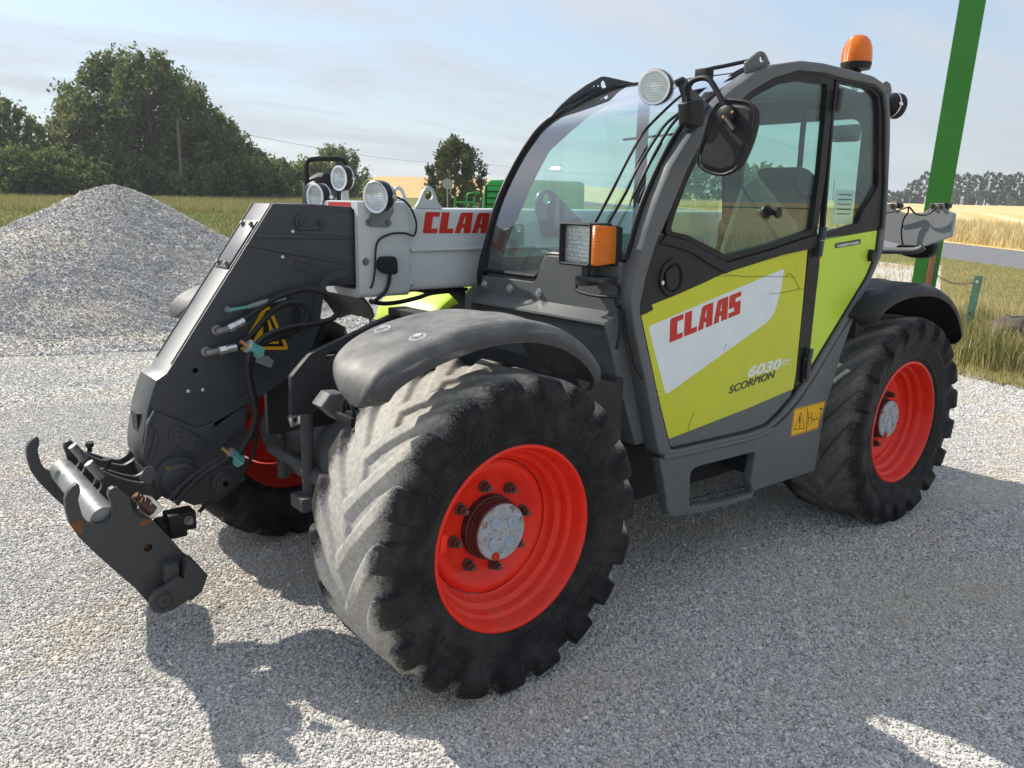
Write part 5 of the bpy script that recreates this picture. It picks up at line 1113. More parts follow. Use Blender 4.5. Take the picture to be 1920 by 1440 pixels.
def gravel_mat(name, scale, stones, dim=1.0):
    m = bpy.data.materials.new(name); m.use_nodes = True; t = m.node_tree; b = t.nodes['Principled BSDF']; new, lk = t.nodes.new, t.links.new
    b.inputs['Roughness'].default_value = .92; b.inputs['Specular IOR Level'].default_value = .2
    g = new('ShaderNodeNewGeometry')
    big = new('ShaderNodeTexNoise'); big.inputs['Scale'].default_value = 1.1; big.inputs['Detail'].default_value = 7; big.inputs['Roughness'].default_value = .68; mpb = new('ShaderNodeVectorMath'); mpb.operation = 'MULTIPLY'; mpb.inputs[1].default_value = (.55, 1.35, 1); lk(g.outputs['Position'], mpb.inputs[0]); lk(mpb.outputs[0], big.inputs['Vector'])
    if stones:
        oi = new('ShaderNodeObjectInfo'); rnd = oi.outputs['Random']
    else:
        vo = new('ShaderNodeTexVoronoi'); vo.inputs['Scale'].default_value = scale; lk(g.outputs['Position'], vo.inputs['Vector'])
        sx = new('ShaderNodeSeparateXYZ'); lk(vo.outputs['Color'], sx.inputs[0]); rnd = sx.outputs['X']
    cr = new('ShaderNodeValToRGB'); e = cr.color_ramp
    e.elements[0].position = 0; e.elements[0].color = (.22, .22, .225, 1); e.elements[1].position = 1; e.elements[1].color = (.82, .81, .79, 1)
    for p, c in ((.16, (.40, .40, .405)), (.42, (.58, .575, .565)), (.60, (.48, .485, .495)), (.80, (.66, .64, .60)), (.92, (.74, .71, .66))):
        k = e.elements.new(p); k.color = (*c, 1)
    lk(rnd, cr.inputs[0])
    # pale stone dust collected in patches
    mr = new('ShaderNodeMapRange'); mr.interpolation_type = 'SMOOTHSTEP'; mr.inputs[1].default_value = .47; mr.inputs[2].default_value = .64; mr.inputs[4].default_value = .80; lk(big.outputs['Fac'], mr.inputs[0])
    mm = new('ShaderNodeMix'); mm.data_type = 'RGBA'; lk(mr.outputs[0], mm.inputs['Factor']); lk(cr.outputs[0], mm.inputs['A']); mm.inputs['B'].default_value = (.54, .50, .43, 1)
    # a few oily or rusty spots
    sp = new('ShaderNodeTexNoise'); sp.inputs['Scale'].default_value = 2.3; sp.inputs['Detail'].default_value = 3; lk(g.outputs['Position'], sp.inputs['Vector'])
    m2 = new('ShaderNodeMapRange'); m2.inputs[1].default_value = .70; m2.inputs[2].default_value = .77; m2.inputs[4].default_value = .6; lk(sp.outputs['Fac'], m2.inputs[0])
    m3 = new('ShaderNodeMix'); m3.data_type = 'RGBA'; lk(m2.outputs[0], m3.inputs['Factor']); lk(mm.outputs['Result'], m3.inputs['A']); m3.inputs['B'].default_value = (.16, .11, .06, 1)
    dm = new('ShaderNodeMix'); dm.data_type = 'RGBA'; dm.blend_type = 'MULTIPLY'; dm.inputs['Factor'].default_value = 1; lk(m3.outputs['Result'], dm.inputs['A']); dm.inputs['B'].default_value = (dim*1.02, dim, dim*.965, 1)
    lk(dm.outputs['Result'], b.inputs['Base Color'])
    if not stones:
        bp = new('ShaderNodeBump'); bp.invert = True; bp.inputs['Strength'].default_value = 1.0; bp.inputs['Distance'].default_value = .6/scale; lk(vo.outputs['Distance'], bp.inputs['Height'])
        n = new('ShaderNodeTexNoise'); n.inputs['Scale'].default_value = scale*.35; n.inputs['Detail'].default_value = 4; lk(g.outputs['Position'], n.inputs['Vector'])
        b2 = new('ShaderNodeBump'); b2.inputs['Strength'].default_value = .7; b2.inputs['Distance'].default_value = .8/scale; lk(n.outputs['Fac'], b2.inputs['Height']); lk(bp.outputs[0], b2.inputs['Normal']); lk(b2.outputs[0], b.inputs['Normal'])
    MATS[name] = m
gravel_mat('gravel_bed', 95, False)
gravel_mat('gravel_heap', 44, False, .86)
gravel_mat('heap_stone', 1, True, .90)
gravel_mat('gravel_stone', 1, True)

# the land: one sheet out to the horizon
rad = np.concatenate([np.linspace(0.5, 30, 24), np.geomspace(33, 1500, 60)]); ang = np.linspace(0, 2*np.pi, 181)
RR, AA = np.meshgrid(rad, ang, indexing='ij'); GX, GY = CAM.x+RR*np.cos(AA), CAM.y+RR*np.sin(AA)
sheet('ground', GX, GY, hgt(GX, GY)-.012, 'meadow')
# gravel yard: fan of radii by bearing
yb = [(4.57, -12.63), (1.5, -13.39), (-0.64, -13.73), (-2.83, -12.24), (-4.12, -10.29), (-5.02, -9.41), (-6.5, -9.47), (-10.12, -11.79), (-14.91, -14.23), (-18.45, -13.35), (-21.07, -11.44), (-23.4, -9.35), (-24.72, -6.22), (-23.82, -1.96), (-20.32, 3.4)]
ya = sorted((math.atan2(y-CAM.y, x-CAM.x), math.hypot(x-CAM.x, y-CAM.y)) for x, y in yb)
aa = np.linspace(-math.pi, math.pi, 241); ar = np.interp(aa, [a for a, _ in ya], [r_ for _, r_ in ya], left=18, right=18)
ar = ar*(1+.035*np.sin(aa*23)+.03*np.sin(aa*57+1)+.02*np.sin(aa*101))
tt = np.linspace(0.02, 1, 30); TT, AA = np.meshgrid(tt, aa, indexing='ij'); RR = TT*ar[None, :]
YX, YY = CAM.x+RR*np.cos(AA), CAM.y+RR*np.sin(AA)
rip = .008*np.sin(YX*2.1+YY*.7)*np.sin(YY*1.7-YX*.4)
sheet('gravel_yard', YX, YY, hgt(YX, YY)+.004-.006+rip*0, 'gravel_bed')
# road in its own frame: u along, n across (to the right)
UD = Vector((.58, .81)).normalized(); ND = Vector((-UD.y, UD.x))
def rd(s, d): return UD.x*s+ND.x*d, UD.y*s+ND.y*d
def strip(name, s, d, dz, material, kind='structure', wob=0):
    S, D = np.meshgrid(s, d, indexing='ij')
    if wob: D = D+wob*np.sin(S*.35)*np.sin(S*.13+1)
    X, Y = rd(S, D); return sheet(name, X, Y, hgt(X, Y)+dz, material, kind)
ss_ = np.concatenate([-np.geomspace(700, 40, 50), np.linspace(-38, 90, 50)])
strip('field', ss_, np.concatenate([np.linspace(21.5, 40, 10), np.geomspace(43, 900, 40)]), .02, 'stubble')
strip('road', ss_, np.linspace(16.2, 21.9, 5), .035, 'asphalt')
VC = [(-7.453, -0.863), (-6.581, 2.334), (-27.765, -10.134), (-19.302, 0.71)]
def verge_xy(s, t):
    """s across the frontage, t from the gravel edge to the road"""
    a0_, a1_, b0_, b1_ = [np.array(p) for p in VC]
    P0 = a0_[None]*(1-s)[:, None]+a1_[None]*s[:, None]; P1 = b0_[None]*(1-s)[:, None]+b1_[None]*s[:, None]
    q = P0*(1-t)[:, None]+P1*t[:, None]; return q[:, 0], q[:, 1]
S_, T_ = np.meshgrid(np.linspace(0, 1, 240), np.linspace(0, 1, 120), indexing='ij')
rg = RNG.standard_normal(S_.shape[0])[:, None]; rg2 = RNG.standard_normal(S_.shape[1])[None, :]
vx, vy = verge_xy((S_+.0025*rg2*(1-S_)).ravel(), (T_-.007*(1-T_)*rg-.012*(1-T_)*np.sin(S_*41)).ravel())
vx, vy = vx.reshape(S_.shape), vy.reshape(S_.shape)
sheet('verge', vx, vy, hgt(vx, vy)+.02, 'lawn')
strip('green_field', np.linspace(-150, 120, 30), np.linspace(104, 128, 5), .10, 'crop_green')
# wheat hill far behind the boom
wa = [(-96.84, -170.94), (-128.27, -148.93)]
a0, a1 = [math.atan2(y-CAM.y, x-CAM.x) for x, y in wa]
TT, AA = np.meshgrid(np.linspace(150, 520, 40), np.linspace(a0, a1, 24), indexing='ij'); WX, WY = CAM.x+TT*np.cos(AA), CAM.y+TT*np.sin(AA)
sheet('wheat_hill', WX, WY, hgt(WX, WY)+.06, 'wheat')

# ---- loose stones -------------------------------------------------
def scatter(name, d0, d1, dens, size, seed, surf=None, stone='gravel_stone', label='loose grey gravel stones covering the yard'):
    AA, RR = np.meshgrid(np.linspace(yaw-.66, yaw+.66, 40), np.linspace(d0, d1, 16), indexing='ij')
    X, Y = CAM.x+RR*np.cos(AA), CAM.y+RR*np.sin(AA)
    Zs = 0*X
    if surf: X, Y, Zs = surf
    o = sheet(name, X, Y, Zs, stone, 'stuff')
    g = bpy.data.node_groups.new(name, 'GeometryNodeTree'); g.interface.new_socket('Geometry', in_out='INPUT', socket_type='NodeSocketGeometry'); g.interface.new_socket('Geometry', in_out='OUTPUT', socket_type='NodeSocketGeometry')
    new, lk = g.nodes.new, g.links.new
    gi, go = new('NodeGroupInput'), new('NodeGroupOutput')
    di = new('GeometryNodeDistributePointsOnFaces'); di.inputs['Seed'].default_value = seed; lk(gi.outputs[0], di.inputs['Mesh'])
    # thinner cover where dust has collected
    pz = new('GeometryNodeInputPosition'); nzz = new('ShaderNodeTexNoise'); nzz.inputs['Scale'].default_value = 1.1; nzz.inputs['Detail'].default_value = 7; nzz.inputs['Roughness'].default_value = .68; mpz = new('ShaderNodeVectorMath'); mpz.operation = 'MULTIPLY'; mpz.inputs[1].default_value = (.55, 1.35, 1); lk(pz.outputs[0], mpz.inputs[0]); lk(mpz.outputs[0], nzz.inputs['Vector'])
    mrr = new('ShaderNodeMapRange'); mrr.inputs[1].default_value = .44; mrr.inputs[2].default_value = .62; mrr.inputs[3].default_value = dens*1.1; mrr.inputs[4].default_value = dens*.15; lk(nzz.outputs['Fac'], mrr.inputs[0]); lk(mrr.outputs[0], di.inputs['Density'])
    ic = new('GeometryNodeMeshIcoSphere'); ic.inputs['Radius'].default_value = 1; ic.inputs['Subdivisions'].default_value = 2
    # lumpy stone
    sp = new('GeometryNodeSetPosition'); lk(ic.outputs[0], sp.inputs[0])
    nz = new('ShaderNodeTexNoise'); nz.inputs['Scale'].default_value = 1.1; nz.inputs['Detail'].default_value = 1
    po = new('GeometryNodeInputPosition'); lk(po.outputs[0], nz.inputs['Vector'])
    sb_ = new('ShaderNodeVectorMath'); sb_.operation = 'SUBTRACT'; sb_.inputs[1].default_value = (.5, .5, .5); lk(nz.outputs['Color'], sb_.inputs[0])
    sc_ = new('ShaderNodeVectorMath'); sc_.operation = 'SCALE'; sc_.inputs['Scale'].default_value = 1.5; lk(sb_.outputs[0], sc_.inputs[0]); lk(sc_.outputs[0], sp.inputs['Offset'])
    mt = new('GeometryNodeSetMaterial'); mt.inputs['Material'].default_value = MATS[stone]; lk(sp.outputs[0], mt.inputs[0])
    ip = new('GeometryNodeInstanceOnPoints'); lk(di.outputs['Points'], ip.inputs['Points']); lk(mt.outputs[0], ip.inputs['Instance'])
    rv = new('FunctionNodeRandomValue'); rv.data_type = 'FLOAT_VECTOR'; rv.inputs[0].default_value = (-.5, -.5, 0); rv.inputs[1].default_value = (.5, .5, 6.28)
    lk(rv.outputs[0], ip.inputs['Rotation'])
    rs = new('FunctionNodeRandomValue'); rs.data_type = 'FLOAT_VECTOR'; rs.inputs[0].default_value = (size*.45, size*.40, size*.28); rs.inputs[1].default_value = (size*1.05, size*.9, size*.6); rs.inputs['Seed'].default_value = 5
    lk(rs.outputs[0], ip.inputs['Scale'])
    lk(ip.outputs[0], go.inputs[0])
    md = o.modifiers.new('stones', 'NODES'); md.node_group = g
    o['label'] = label; o['category'] = 'gravel'
    return o
scatter('gravel', 1.25, 4.2, 16000, .0074, 1)
scatter('gravel', 1.25, 4.2, 420, .0135, 9)
scatter('gravel', 4.2, 7.5, 8000, .0090, 2)
scatter('gravel', 7.5, 13.0, 2600, .0115, 3)

# ---- gravel heap --------------------------------------------------
hc_ = Vector([(-1.73, -10.78)][0]); n_a, n_r = 120, 60
def heap_z(x, y):
    dx, dy = x-hc_.x, y-hc_.y
    r_ = np.hypot(dx, dy); a = np.arctan2(dy, dx)
    Rb = 3.55*(1+.05*np.sin(a*2+.6)+.03*np.sin(a*5+2)+.015*np.sin(a*11))
    q = np.clip(r_/Rb, 0, 1.0)
    prof = 1.90*(1-q)-.18*np.exp(-(r_/.28)**2)*.55+.20*q*(1-q)*(-1)+.10*np.clip(q-.8, 0, 1)*(1-q)
    lob = .45*np.exp(-(((x-(hc_.x+2.1))**2+(y-(hc_.y+1.7))**2)/1.6))
    rid = (.018*np.sin(a*5+r_*.9)+.010*np.sin(a*11-r_*1.4))*q*q*(1-q)*6
    return np.maximum(prof, 0)+rid+lob*np.clip(1.35-r_/Rb, 0, 1)
ra = np.linspace(0, 1.28, n_r)*3.55; AA, RR = np.meshgrid(np.linspace(0, 2*np.pi, n_a+1), ra, indexing='ij')
HX, HY = hc_.x+RR*np.cos(AA), hc_.y+RR*np.sin(AA); HZ = heap_z(HX, HY)+.016*RNG.standard_normal(HX.shape)*(RR > .1); HZ[-1] = HZ[0]; HZ[:, 0] = HZ[0, 0]; HZ[:, -1] = -.05; HZ = HZ+.02
hp_ = sheet('gravel_heap', HX, HY, HZ, 'gravel_heap', None)
fm = slice(None, None)
scatter('heap_stones', 0, 1, 1500, .0165, 4, (HX, HY, HZ+.002), 'heap_stone', 'coarse loose stones on the surface of the gravel heap')
tag(hp_, 'tall conical heap of grey gravel at the edge of the yard', 'gravel heap')

# ---- trees --------------------------------------------------------
def leaf_mat(name, c0, c1, trans=.25):
    m = bpy.data.materials.new(name); m.use_nodes = True; t = m.node_tree; t.nodes.clear(); new, lk = t.nodes.new, t.links.new
    o = new('ShaderNodeOutputMaterial'); g = new('ShaderNodeNewGeometry')
    mm = new('ShaderNodeMix'); mm.data_type = 'RGBA'; mm.inputs['A'].default_value = (*c0, 1); mm.inputs['B'].default_value = (*c1, 1); lk(g.outputs['Random Per Island'], mm.inputs['Factor'])
    d = new('ShaderNodeBsdfDiffuse'); lk(mm.outputs['Result'], d.inputs[0])
    tr = new('ShaderNodeBsdfTranslucent'); lk(mm.outputs['Result'], tr.inputs[0])
    ms = new('ShaderNodeMixShader'); ms.inputs[0].default_value = trans; lk(d.outputs[0], ms.inputs[1]); lk(tr.outputs[0], ms.inputs[2]); lk(ms.outputs[0], o.inputs[0]); MATS[name] = m
leaf_mat('leaf_dark', (.058, .09, .032), (.19, .24, .08), .42)
leaf_mat('leaf_light', (.12, .155, .05), (.26, .285, .115), .42)
leaf_mat('leaf_conifer', (.075, .095, .034), (.17, .185, .068), .3)
leaf_mat('leaf_far', (.075, .10, .06), (.14, .165, .10), .25)
leaf_mat('dry_grass', (.42, .32, .14), (.66, .54, .30), .3)
leaf_mat('verge_leaf', (.26, .26, .09), (.58, .51, .27), .35)
leaf_mat('seed_grass', (.19, .205, .07), (.42, .37, .16), .3)
leaf_mat('green_grass', (.13, .155, .045), (.29, .27, .11), .3)
leaf_mat('straw', (.55, .45, .22), (.72, .62, .36), .2)
def quads(C, size, stretch=1.0, up=None):
    """leaf-sized quads at centres C"""
    n = len(C); a = RNG.normal(size=(n, 3)); a /= np.linalg.norm(a, axis=1)[:, None]
    if up is not None: a = a*.6+np.asarray(up)*.7; a /= np.linalg.norm(a, axis=1)[:, None]
    h = RNG.normal(size=(n, 3)); b_ = np.cross(a, h); b_ /= np.linalg.norm(b_, axis=1)[:, None]
    s = (size*RNG.uniform(.55, 1.35, n))[:, None]
    V = np.stack([C-a*s*stretch, C+b_*s*.5, C+a*s*stretch, C-b_*s*.5], 1).reshape(-1, 3)
    F = np.arange(4*n).reshape(-1, 4); return V, F
def np_mesh(name, V, F, material, parent=None):
    me = bpy.data.meshes.new(name); k = F.shape[1]
    me.vertices.add(len(V)); me.vertices.foreach_set('co', V.ravel()); me.loops.add(F.size); me.loops.foreach_set('vertex_index', F.ravel())
    me.polygons.add(len(F)); me.polygons.foreach_set('loop_start', np.arange(0, F.size, k)); me.polygons.foreach_set('loop_total', np.full(len(F), k)); me.update(calc_edges=True); me.validate()
    return link(name, me, material, parent, None)
def tree(name, x, y, height, width, leaf, nleaf, lsize, label, group=None, kind='round', low=.06, sprays=60, cat='tree'):
    z = gz(x, y); o = empty(name, (x, y, z)); tag(o, label, cat, group)
    H, W = height, width/2
    ends = []; b = MB()
    b.tube([(0, 0, -.2), (.1*W*random.uniform(-1, 1)*.3, 0, H*.3), (.05*W, .04*W, H*.62), (0, 0, H*.9)], [H*.020, H*.016, H*.010, H*.003], 7)
    for k in range(sprays):
        t = (k+random.random())/sprays
        if kind == 'cone': zz = low+(1-low)*t; rw = max(.03, (1-zz)**.75*1.15) if zz > .25 else .75+zz
        elif kind == 'column': zz = low+(1-low)*t; rw = (math.sin(math.pi*min(1, (zz*.86+.14)))**.6)
        elif kind == 'bush': zz = low+(.97-low)*t; rw = math.sqrt(max(.02, 1-(zz*.95)**2))
        else: zz = low+(1-low)*t; rw = (max(0.04, 1-((zz-.36)/.66)**2)**.62)
        a = k*2.39996+random.uniform(-.5, .5); q = random.uniform(.55, 1.12)
        ends.append((rw*W*q*math.cos(a), rw*W*q*math.sin(a), zz*H, q))
        if q > .5 and k % 2 == 0 and kind != 'bush': b.tube([(0, 0, max(.1*H, zz*H-.28*rw*W-.05*H)), (rw*W*q*.6*math.cos(a), rw*W*q*.6*math.sin(a), zz*H-.1*W), (rw*W*q*math.cos(a), rw*W*q*math.sin(a), zz*H)], [H*.006, H*.004, H*.0015], 5)
    b.build('trunk', 'wood_pole', o, 60)
    C = []; per = int(nleaf*(.62 if kind in ('round', 'column') else 1))//len(ends)
    for (ex, ey, ez, q) in ends:
        sw_ = W*random.uniform(.08, .20); sh = sw_*random.uniform(1.0, 2.2)
        p = RNG.normal(size=(per, 3)); p /= np.linalg.norm(p, axis=1)[:, None]; p *= RNG.uniform(.15, 1, (per, 1))**.5
        c = np.array([ex, ey, ez])+p*np.array([sw_, sw_, sh])
        # a few twigs poke out of the outline
        m = RNG.random(per) < .16; c[m] += (np.array([ex, ey, abs(ez)*.15+.3])/max(W, .1))*RNG.uniform(.05, .35, (m.sum(), 1))*W*.5
        C.append(c)
    C = np.concatenate(C); C[:, 2] = np.maximum(C[:, 2], .15)
    V, F = quads(C, lsize, 1.0, (0, 0, .4)); np_mesh('crown', V, F, leaf, o); return o
TL = 'trees along the far edge of the meadow'
def bt(px, top, half, d, leaf, n, ls, label, kind='round', sprays=150, low=.05, cat='tree', name='tree'):
    """tree whose foot stands at the ground point px, top at height top"""
    x, y = px; z = gz(x, y); tree(name, x, y, (top-z)*.82, half*2, leaf, n, ls, label, TL, kind, low, sprays, cat)
P_ = [(-18.02, -86.76), (-21.72, -89.99), (-23.86, -85.28), (-27.62, -87.26), (-31.61, -89.06), (-33.46, -86.23), (-11.79, -87.9), (-16.23, -95.27), (-9.38, -86.21), (-12.1, -79.75), (-14.87, -81.28), (-33.85, -81.75), (-36.05, -80.8), (-40, -83.37), (-43.97, -85.86), (-7.9, -91.41)]
bt(P_[0], 12.0, 4.2, 92, 'leaf_light', 15300, .22, 'leafy tree with loose feathery crown at the left end of the tall clump')
bt(P_[1], 17.4, 5.4, 96, 'leaf_dark', 25500, .22, 'tallest tree of the dense dark clump behind the gravel heap')
bt(P_[2], 17.2, 5.2, 92, 'leaf_dark', 25500, .22, 'tall broad tree beside the wooden pole, second highest of the clump')
bt(P_[3], 15.0, 4.8, 95, 'leaf_dark', 22100, .22, 'tree of middling height sloping down from the clump, behind the wooden pole')
bt(P_[4], 11.2, 4.3, 98, 'leaf_dark', 17000, .22, 'lower rounded tree on the right shoulder of the dark clump')
bt(P_[5], 7.6, 3.6, 96, 'leaf_dark', 11900, .21, 'lowest tree ending the dark clump next to the hedge')
bt(P_[6], 11.4, 3.4, 92, 'leaf_light', 13600, .21, 'light green pointed tree standing apart at the left edge', 'column')
bt(P_[7], 6.8, 4.0, 100, 'leaf_dark', 10200, .21, 'low dark shrub tree filling the gap before the tall clump', 'bush')
bt(P_[8], 8.0, 4.5, 90, 'leaf_dark', 10200, .21, 'dark bushy tree cut by the left border', 'bush')
bt(P_[9], 5.6, 4.0, 84, 'leaf_dark', 10200, .20, 'dark hedge bush below the light pointed tree', 'bush', cat='bush', name='bush')
bt(P_[10], 5.0, 3.6, 86, 'leaf_dark', 8500, .20, 'dark hedge bush at the foot of the feathery tree', 'bush', cat='bush', name='bush')
bt(P_[11], 5.9, 3.2, 92, 'leaf_light', 8500, .20, 'olive green hedge bush right of the dark clump', 'bush', cat='bush', name='bush')
bt(P_[12], 5.4, 3.0, 92, 'leaf_light', 8500, .20, 'rounded olive hedge bush behind the boom head', 'bush', cat='bush', name='bush')
bt(P_[13], 6.2, 3.2, 96, 'leaf_light', 8500, .20, 'olive hedge bush behind the round boom lamps', 'bush', cat='bush', name='bush')
bt(P_[14], 8.3, 3.0, 100, 'leaf_light', 11050, .20, 'loose olive tree rising behind the right-hand mirror', 'round')
for i, (x, y) in enumerate([(-18.24, -82.61), (-21.13, -82.92), (-23.27, -80.24), (-26.28, -80.33), (-29.74, -81.23), (-10.83, -81.97), (-15.29, -79.16), (-31.75, -79.38)]):
    z = gz(x, y); tree('bush', x, y, random.uniform(2.6, 4.0), 9.0, 'leaf_dark', 7140, .20, 'dark undergrowth bush under the tall clump of trees', 'undergrowth beneath the tall clump', 'bush', .02, 40, 'bush')
x, y = [(-37.24, -52.66)][0]
tree('conifer', x, y, 6.1-gz(x, y), 4.4, 'leaf_conifer', 16000, .15, 'dense dark conifer standing alone behind the boom', None, 'column', .03, 130, 'conifer')
# far row beyond the fields
FR = 'row of far trees beyond the stubble field'
k = 0
for px_ in [(-384.58, -185.84), (-377.28, -177.97), (-389.25, -175.99), (-391.28, -171.5), (-402.24, -171.39), (-394.7, -163.57), (-396.29, -159.74), (-407.12, -159.63), (-399.17, -152.53), (-400.46, -149.15), (-411.24, -148.88), (-403.33, -141.35), (-414.33, -140.21), (-406.23, -132.95)]:
    x, y = px_; hh = (10.5, 14, 8, 13.5, 14, 13, 14.5, 14, 13, 14, 13.5, 14, 13, 12)[k]
    tree('far_tree', x, y, hh, 8.5 if k else 9, 'leaf_far', 1500, .62, 'hazy grey green tree in the far row beyond the stubble', FR, 'column' if k % 3 else 'round', .05, 40); k += 1
for px_ in [(-371.69, -189.23), (-373.48, -185.72), (-374.22, -160.6), (-372.71, -151.35), (-376.27, -142.42), (-374.83, -131.96)]:
    x, y = px_; tree('far_bush', x, y, 5.5, 12, 'leaf_far', 900, .6, 'low hazy bush in front of the far row of trees', 'far bushes beyond the stubble field', 'bush', .02, 24, 'bush')
# woods seen through the cab windows
for px_ in [(-120.66, -100.01), (-130.58, -103.7), (-128.81, -97.87), (-139.2, -100.71), (-137.77, -94.13)]:
    x, y = px_; tree('roadside_tree', x, y, random.uniform(7, 9), 9, 'leaf_dark', 2600, .36, 'dark leafy tree on the far side of the yard behind the cab', 'trees behind the cab', 'round', .03, 40)

# ---- grasses ------------------------------------------------------
def blades(name, X, Y, h, wd, material, label, cat, z0=0.0, lean=.35, seeds=0.0, parent=None):
    n = len(X); Z = hgt(X, Y)+z0; a = RNG.uniform(0, 2*np.pi, n); hh = h*RNG.uniform(.45, 1.25, n); l = lean*hh*RNG.uniform(0, 1, n); w2 = wd*RNG.uniform(.6, 1.3, n)
    b0 = np.stack([X-np.sin(a)*w2/2, Y+np.cos(a)*w2/2, Z], -1); b1 = np.stack([X+np.sin(a)*w2/2, Y-np.cos(a)*w2/2, Z], -1)
    la = RNG.uniform(0, 2*np.pi, n)
    m0 = np.stack([X+np.cos(la)*l*.35-np.sin(a)*w2*.4, Y+np.sin(la)*l*.35+np.cos(a)*w2*.4, Z+hh*.6], -1); m1 = np.stack([X+np.cos(la)*l*.35+np.sin(a)*w2*.4, Y+np.sin(la)*l*.35-np.cos(a)*w2*.4, Z+hh*.6], -1)
    t0 = np.stack([X+np.cos(la)*l, Y+np.sin(la)*l, Z+hh], -1)
    V = np.stack([b0, b1, m1, m0, t0], 1).reshape(-1, 3); k = np.arange(n)[:, None]*5
    F = np.concatenate([k+np.array([[0, 1, 2]]), k+np.array([[0, 2, 3]]), k+np.array([[3, 2, 4]])], 1).reshape(-1, 3)
    o = np_mesh(name, V, F, material, parent)
    if label: tag(o, label, cat, None, 'stuff')
    return o
def in_strip(n, s0, s1, d0, d1):
    s, d = RNG.uniform(s0, s1, n), RNG.uniform(d0, d1, n); return rd(s, d)
X, Y = in_strip(60000, -90, 25, 22.3, 29)
blades('tall_dry_grass', X, Y, .75, .035, 'straw', 'tall dry golden grass along the far side of the road', 'grass', .02)
X, Y = verge_xy(RNG.uniform(0, .6, 60000), RNG.uniform(-.012, .98, 60000))
blades('verge_grass', X, Y, .08, .010, 'verge_leaf', 'short green and yellow grass on the verge by the road', 'grass', .01)
X, Y = verge_xy(RNG.uniform(0.005, .5, 1500), RNG.uniform(0.0, .40, 1500)**1.2)
blades('dry_weeds', X, Y, .34, .006, 'dry_grass', 'tall dry weeds along the gravel edge by the green stake', 'weeds', .02, .45)
cl = [(-8.406, -1.067, 0), (-8.378, -0.924, 0), (-7.872, -0.583, 0), (-7.726, -0.338, 0), (-9.509, -1.614, 0), (-9.057, -0.977, 0), (-9.56, -0.87, 0), (-9.789, -1.435, 0)]
cx = np.concatenate([c[0]+.16*RNG.standard_normal(260) for c in cl]); cy = np.concatenate([c[1]+.20*RNG.standard_normal(260) for c in cl])
blades('green_weeds', cx, cy, .42, .012, 'green_grass', 'green weeds growing round the foot of the green stake', 'weeds', .0, .4)
bb_ = [(-0.99, -36.8), (-19.29, -30.95)]; a0, a1 = [math.atan2(y-CAM.y, x-CAM.x) for x, y in bb_]
n = 60000; aa = RNG.uniform(min(a0, a1), max(a0, a1), n); dd = RNG.uniform(58, 86, n)
blades('meadow_grass', CAM.x+dd*np.cos(aa), CAM.y+dd*np.sin(aa), .45, .035, 'seed_grass', 'pale seeding grass along the far edge of the meadow', 'grass', 0, .3)
n = 50000; aa = RNG.uniform(min(a0, a1), max(a0, a1), n); dd = RNG.uniform(16, 58, n)
blades('meadow_turf', CAM.x+dd*np.cos(aa), CAM.y+dd*np.sin(aa), .16, .03, 'green_grass', 'short green turf of the meadow behind the gravel heap', 'grass', -.02, .5)
tx_, ty_ = [np.array(v) for v in zip(*[(-22.346, -9.132), (-18.897, -7.046), (-26.42, -11.017), (-21.857, -8.306), (-17.045, -6.488), (-30.225, -12.54)])]
X = np.concatenate([x+.7*RNG.standard_normal(260) for x in tx_]); Y = np.concatenate([y+.7*RNG.standard_normal(260) for y in ty_])
blades('dry_tufts', X, Y, .14, .012, 'dry_grass', 'thin dry tufts on the gravel behind the lamp board', 'grass', 0, .6)
# bits of straw on the gravel
st_ = [(-1.329, 0.077, 0.012), (-2.359, 0.972, 0.012), (-1.603, 1.681, 0.012), (-1.349, 1.679, 0.012), (-0.572, 1.382, 0.012), (0.344, 0.407, 0.012), (0.398, 0.755, 0.012), (-1.17, 2.144, 0.012), (-1.246, 1.177, 0.012), (-3.105, 1.519, 0.012), (-1.861, 1.19, 0.012)]
for i, p in enumerate(st_):
    a = random.uniform(0, 3.1); l = random.uniform(.03, .07); b = MB(); b.tube([(p[0]-l*math.cos(a), p[1]-l*math.sin(a), .014), (p[0], p[1], .018), (p[0]+l*math.cos(a), p[1]+l*math.sin(a), .014)], .0016, 5)
    tag(b.build('straw', 'straw', None, 60), 'single dry straw lying on the grey gravel', 'straw', 'straws dropped on the gravel')

# ---- green post, stake, chain, rock -------------------------------
gx, gy = [(-9.73, -2.24)][0]
gp_ = empty('green_post', (gx, gy, 0)); tag(gp_, 'huge bright green steel post leaning beside the rear wheel', 'post')
va = Vector((CAM.x-gx, CAM.y-gy)).normalized(); rt = Vector((-va.y, va.x)); rt = rt if rt.dot(Vector((rr.x, rr.y))) > 0 else -rt
def gpt(u, v, z, lean=.045): return (rt.x*(u+lean*z)+va.x*v, rt.y*(u+lean*z)+va.y*v, z)
def gbox(u0, u1, v0, v1, z0, z1):
    b = MB(); b.add([gpt(u, v, z) for u in (u0, u1) for v in (v0, v1) for z in (z0, z1)], [(0, 1, 3, 2), (4, 6, 7, 5), (0, 4, 5, 1), (2, 3, 7, 6), (0, 2, 6, 4), (1, 5, 7, 3)]); return b
gbox(-.15, .15, -.02, 0, 0, 7).build('flange', 'safety_green', gp_, 35, .003)
gbox(-.012, .012, -.36, -.02, 0, 7).build('web', 'safety_green', gp_, 35)
gbox(-.15, .15, -.38, -.36, 0, 7).build('flange', 'safety_green', gp_, 35, .003)
gbox(-.30, .30, -.48, .10, 0, .03).build('base_plate', 'safety_green', gp_, 35, .003)
pm = gbox(.02, .09, .002, .05, .55, 1.16).build('cable_guard', 'rust_mesh', gp_, 35, .004)
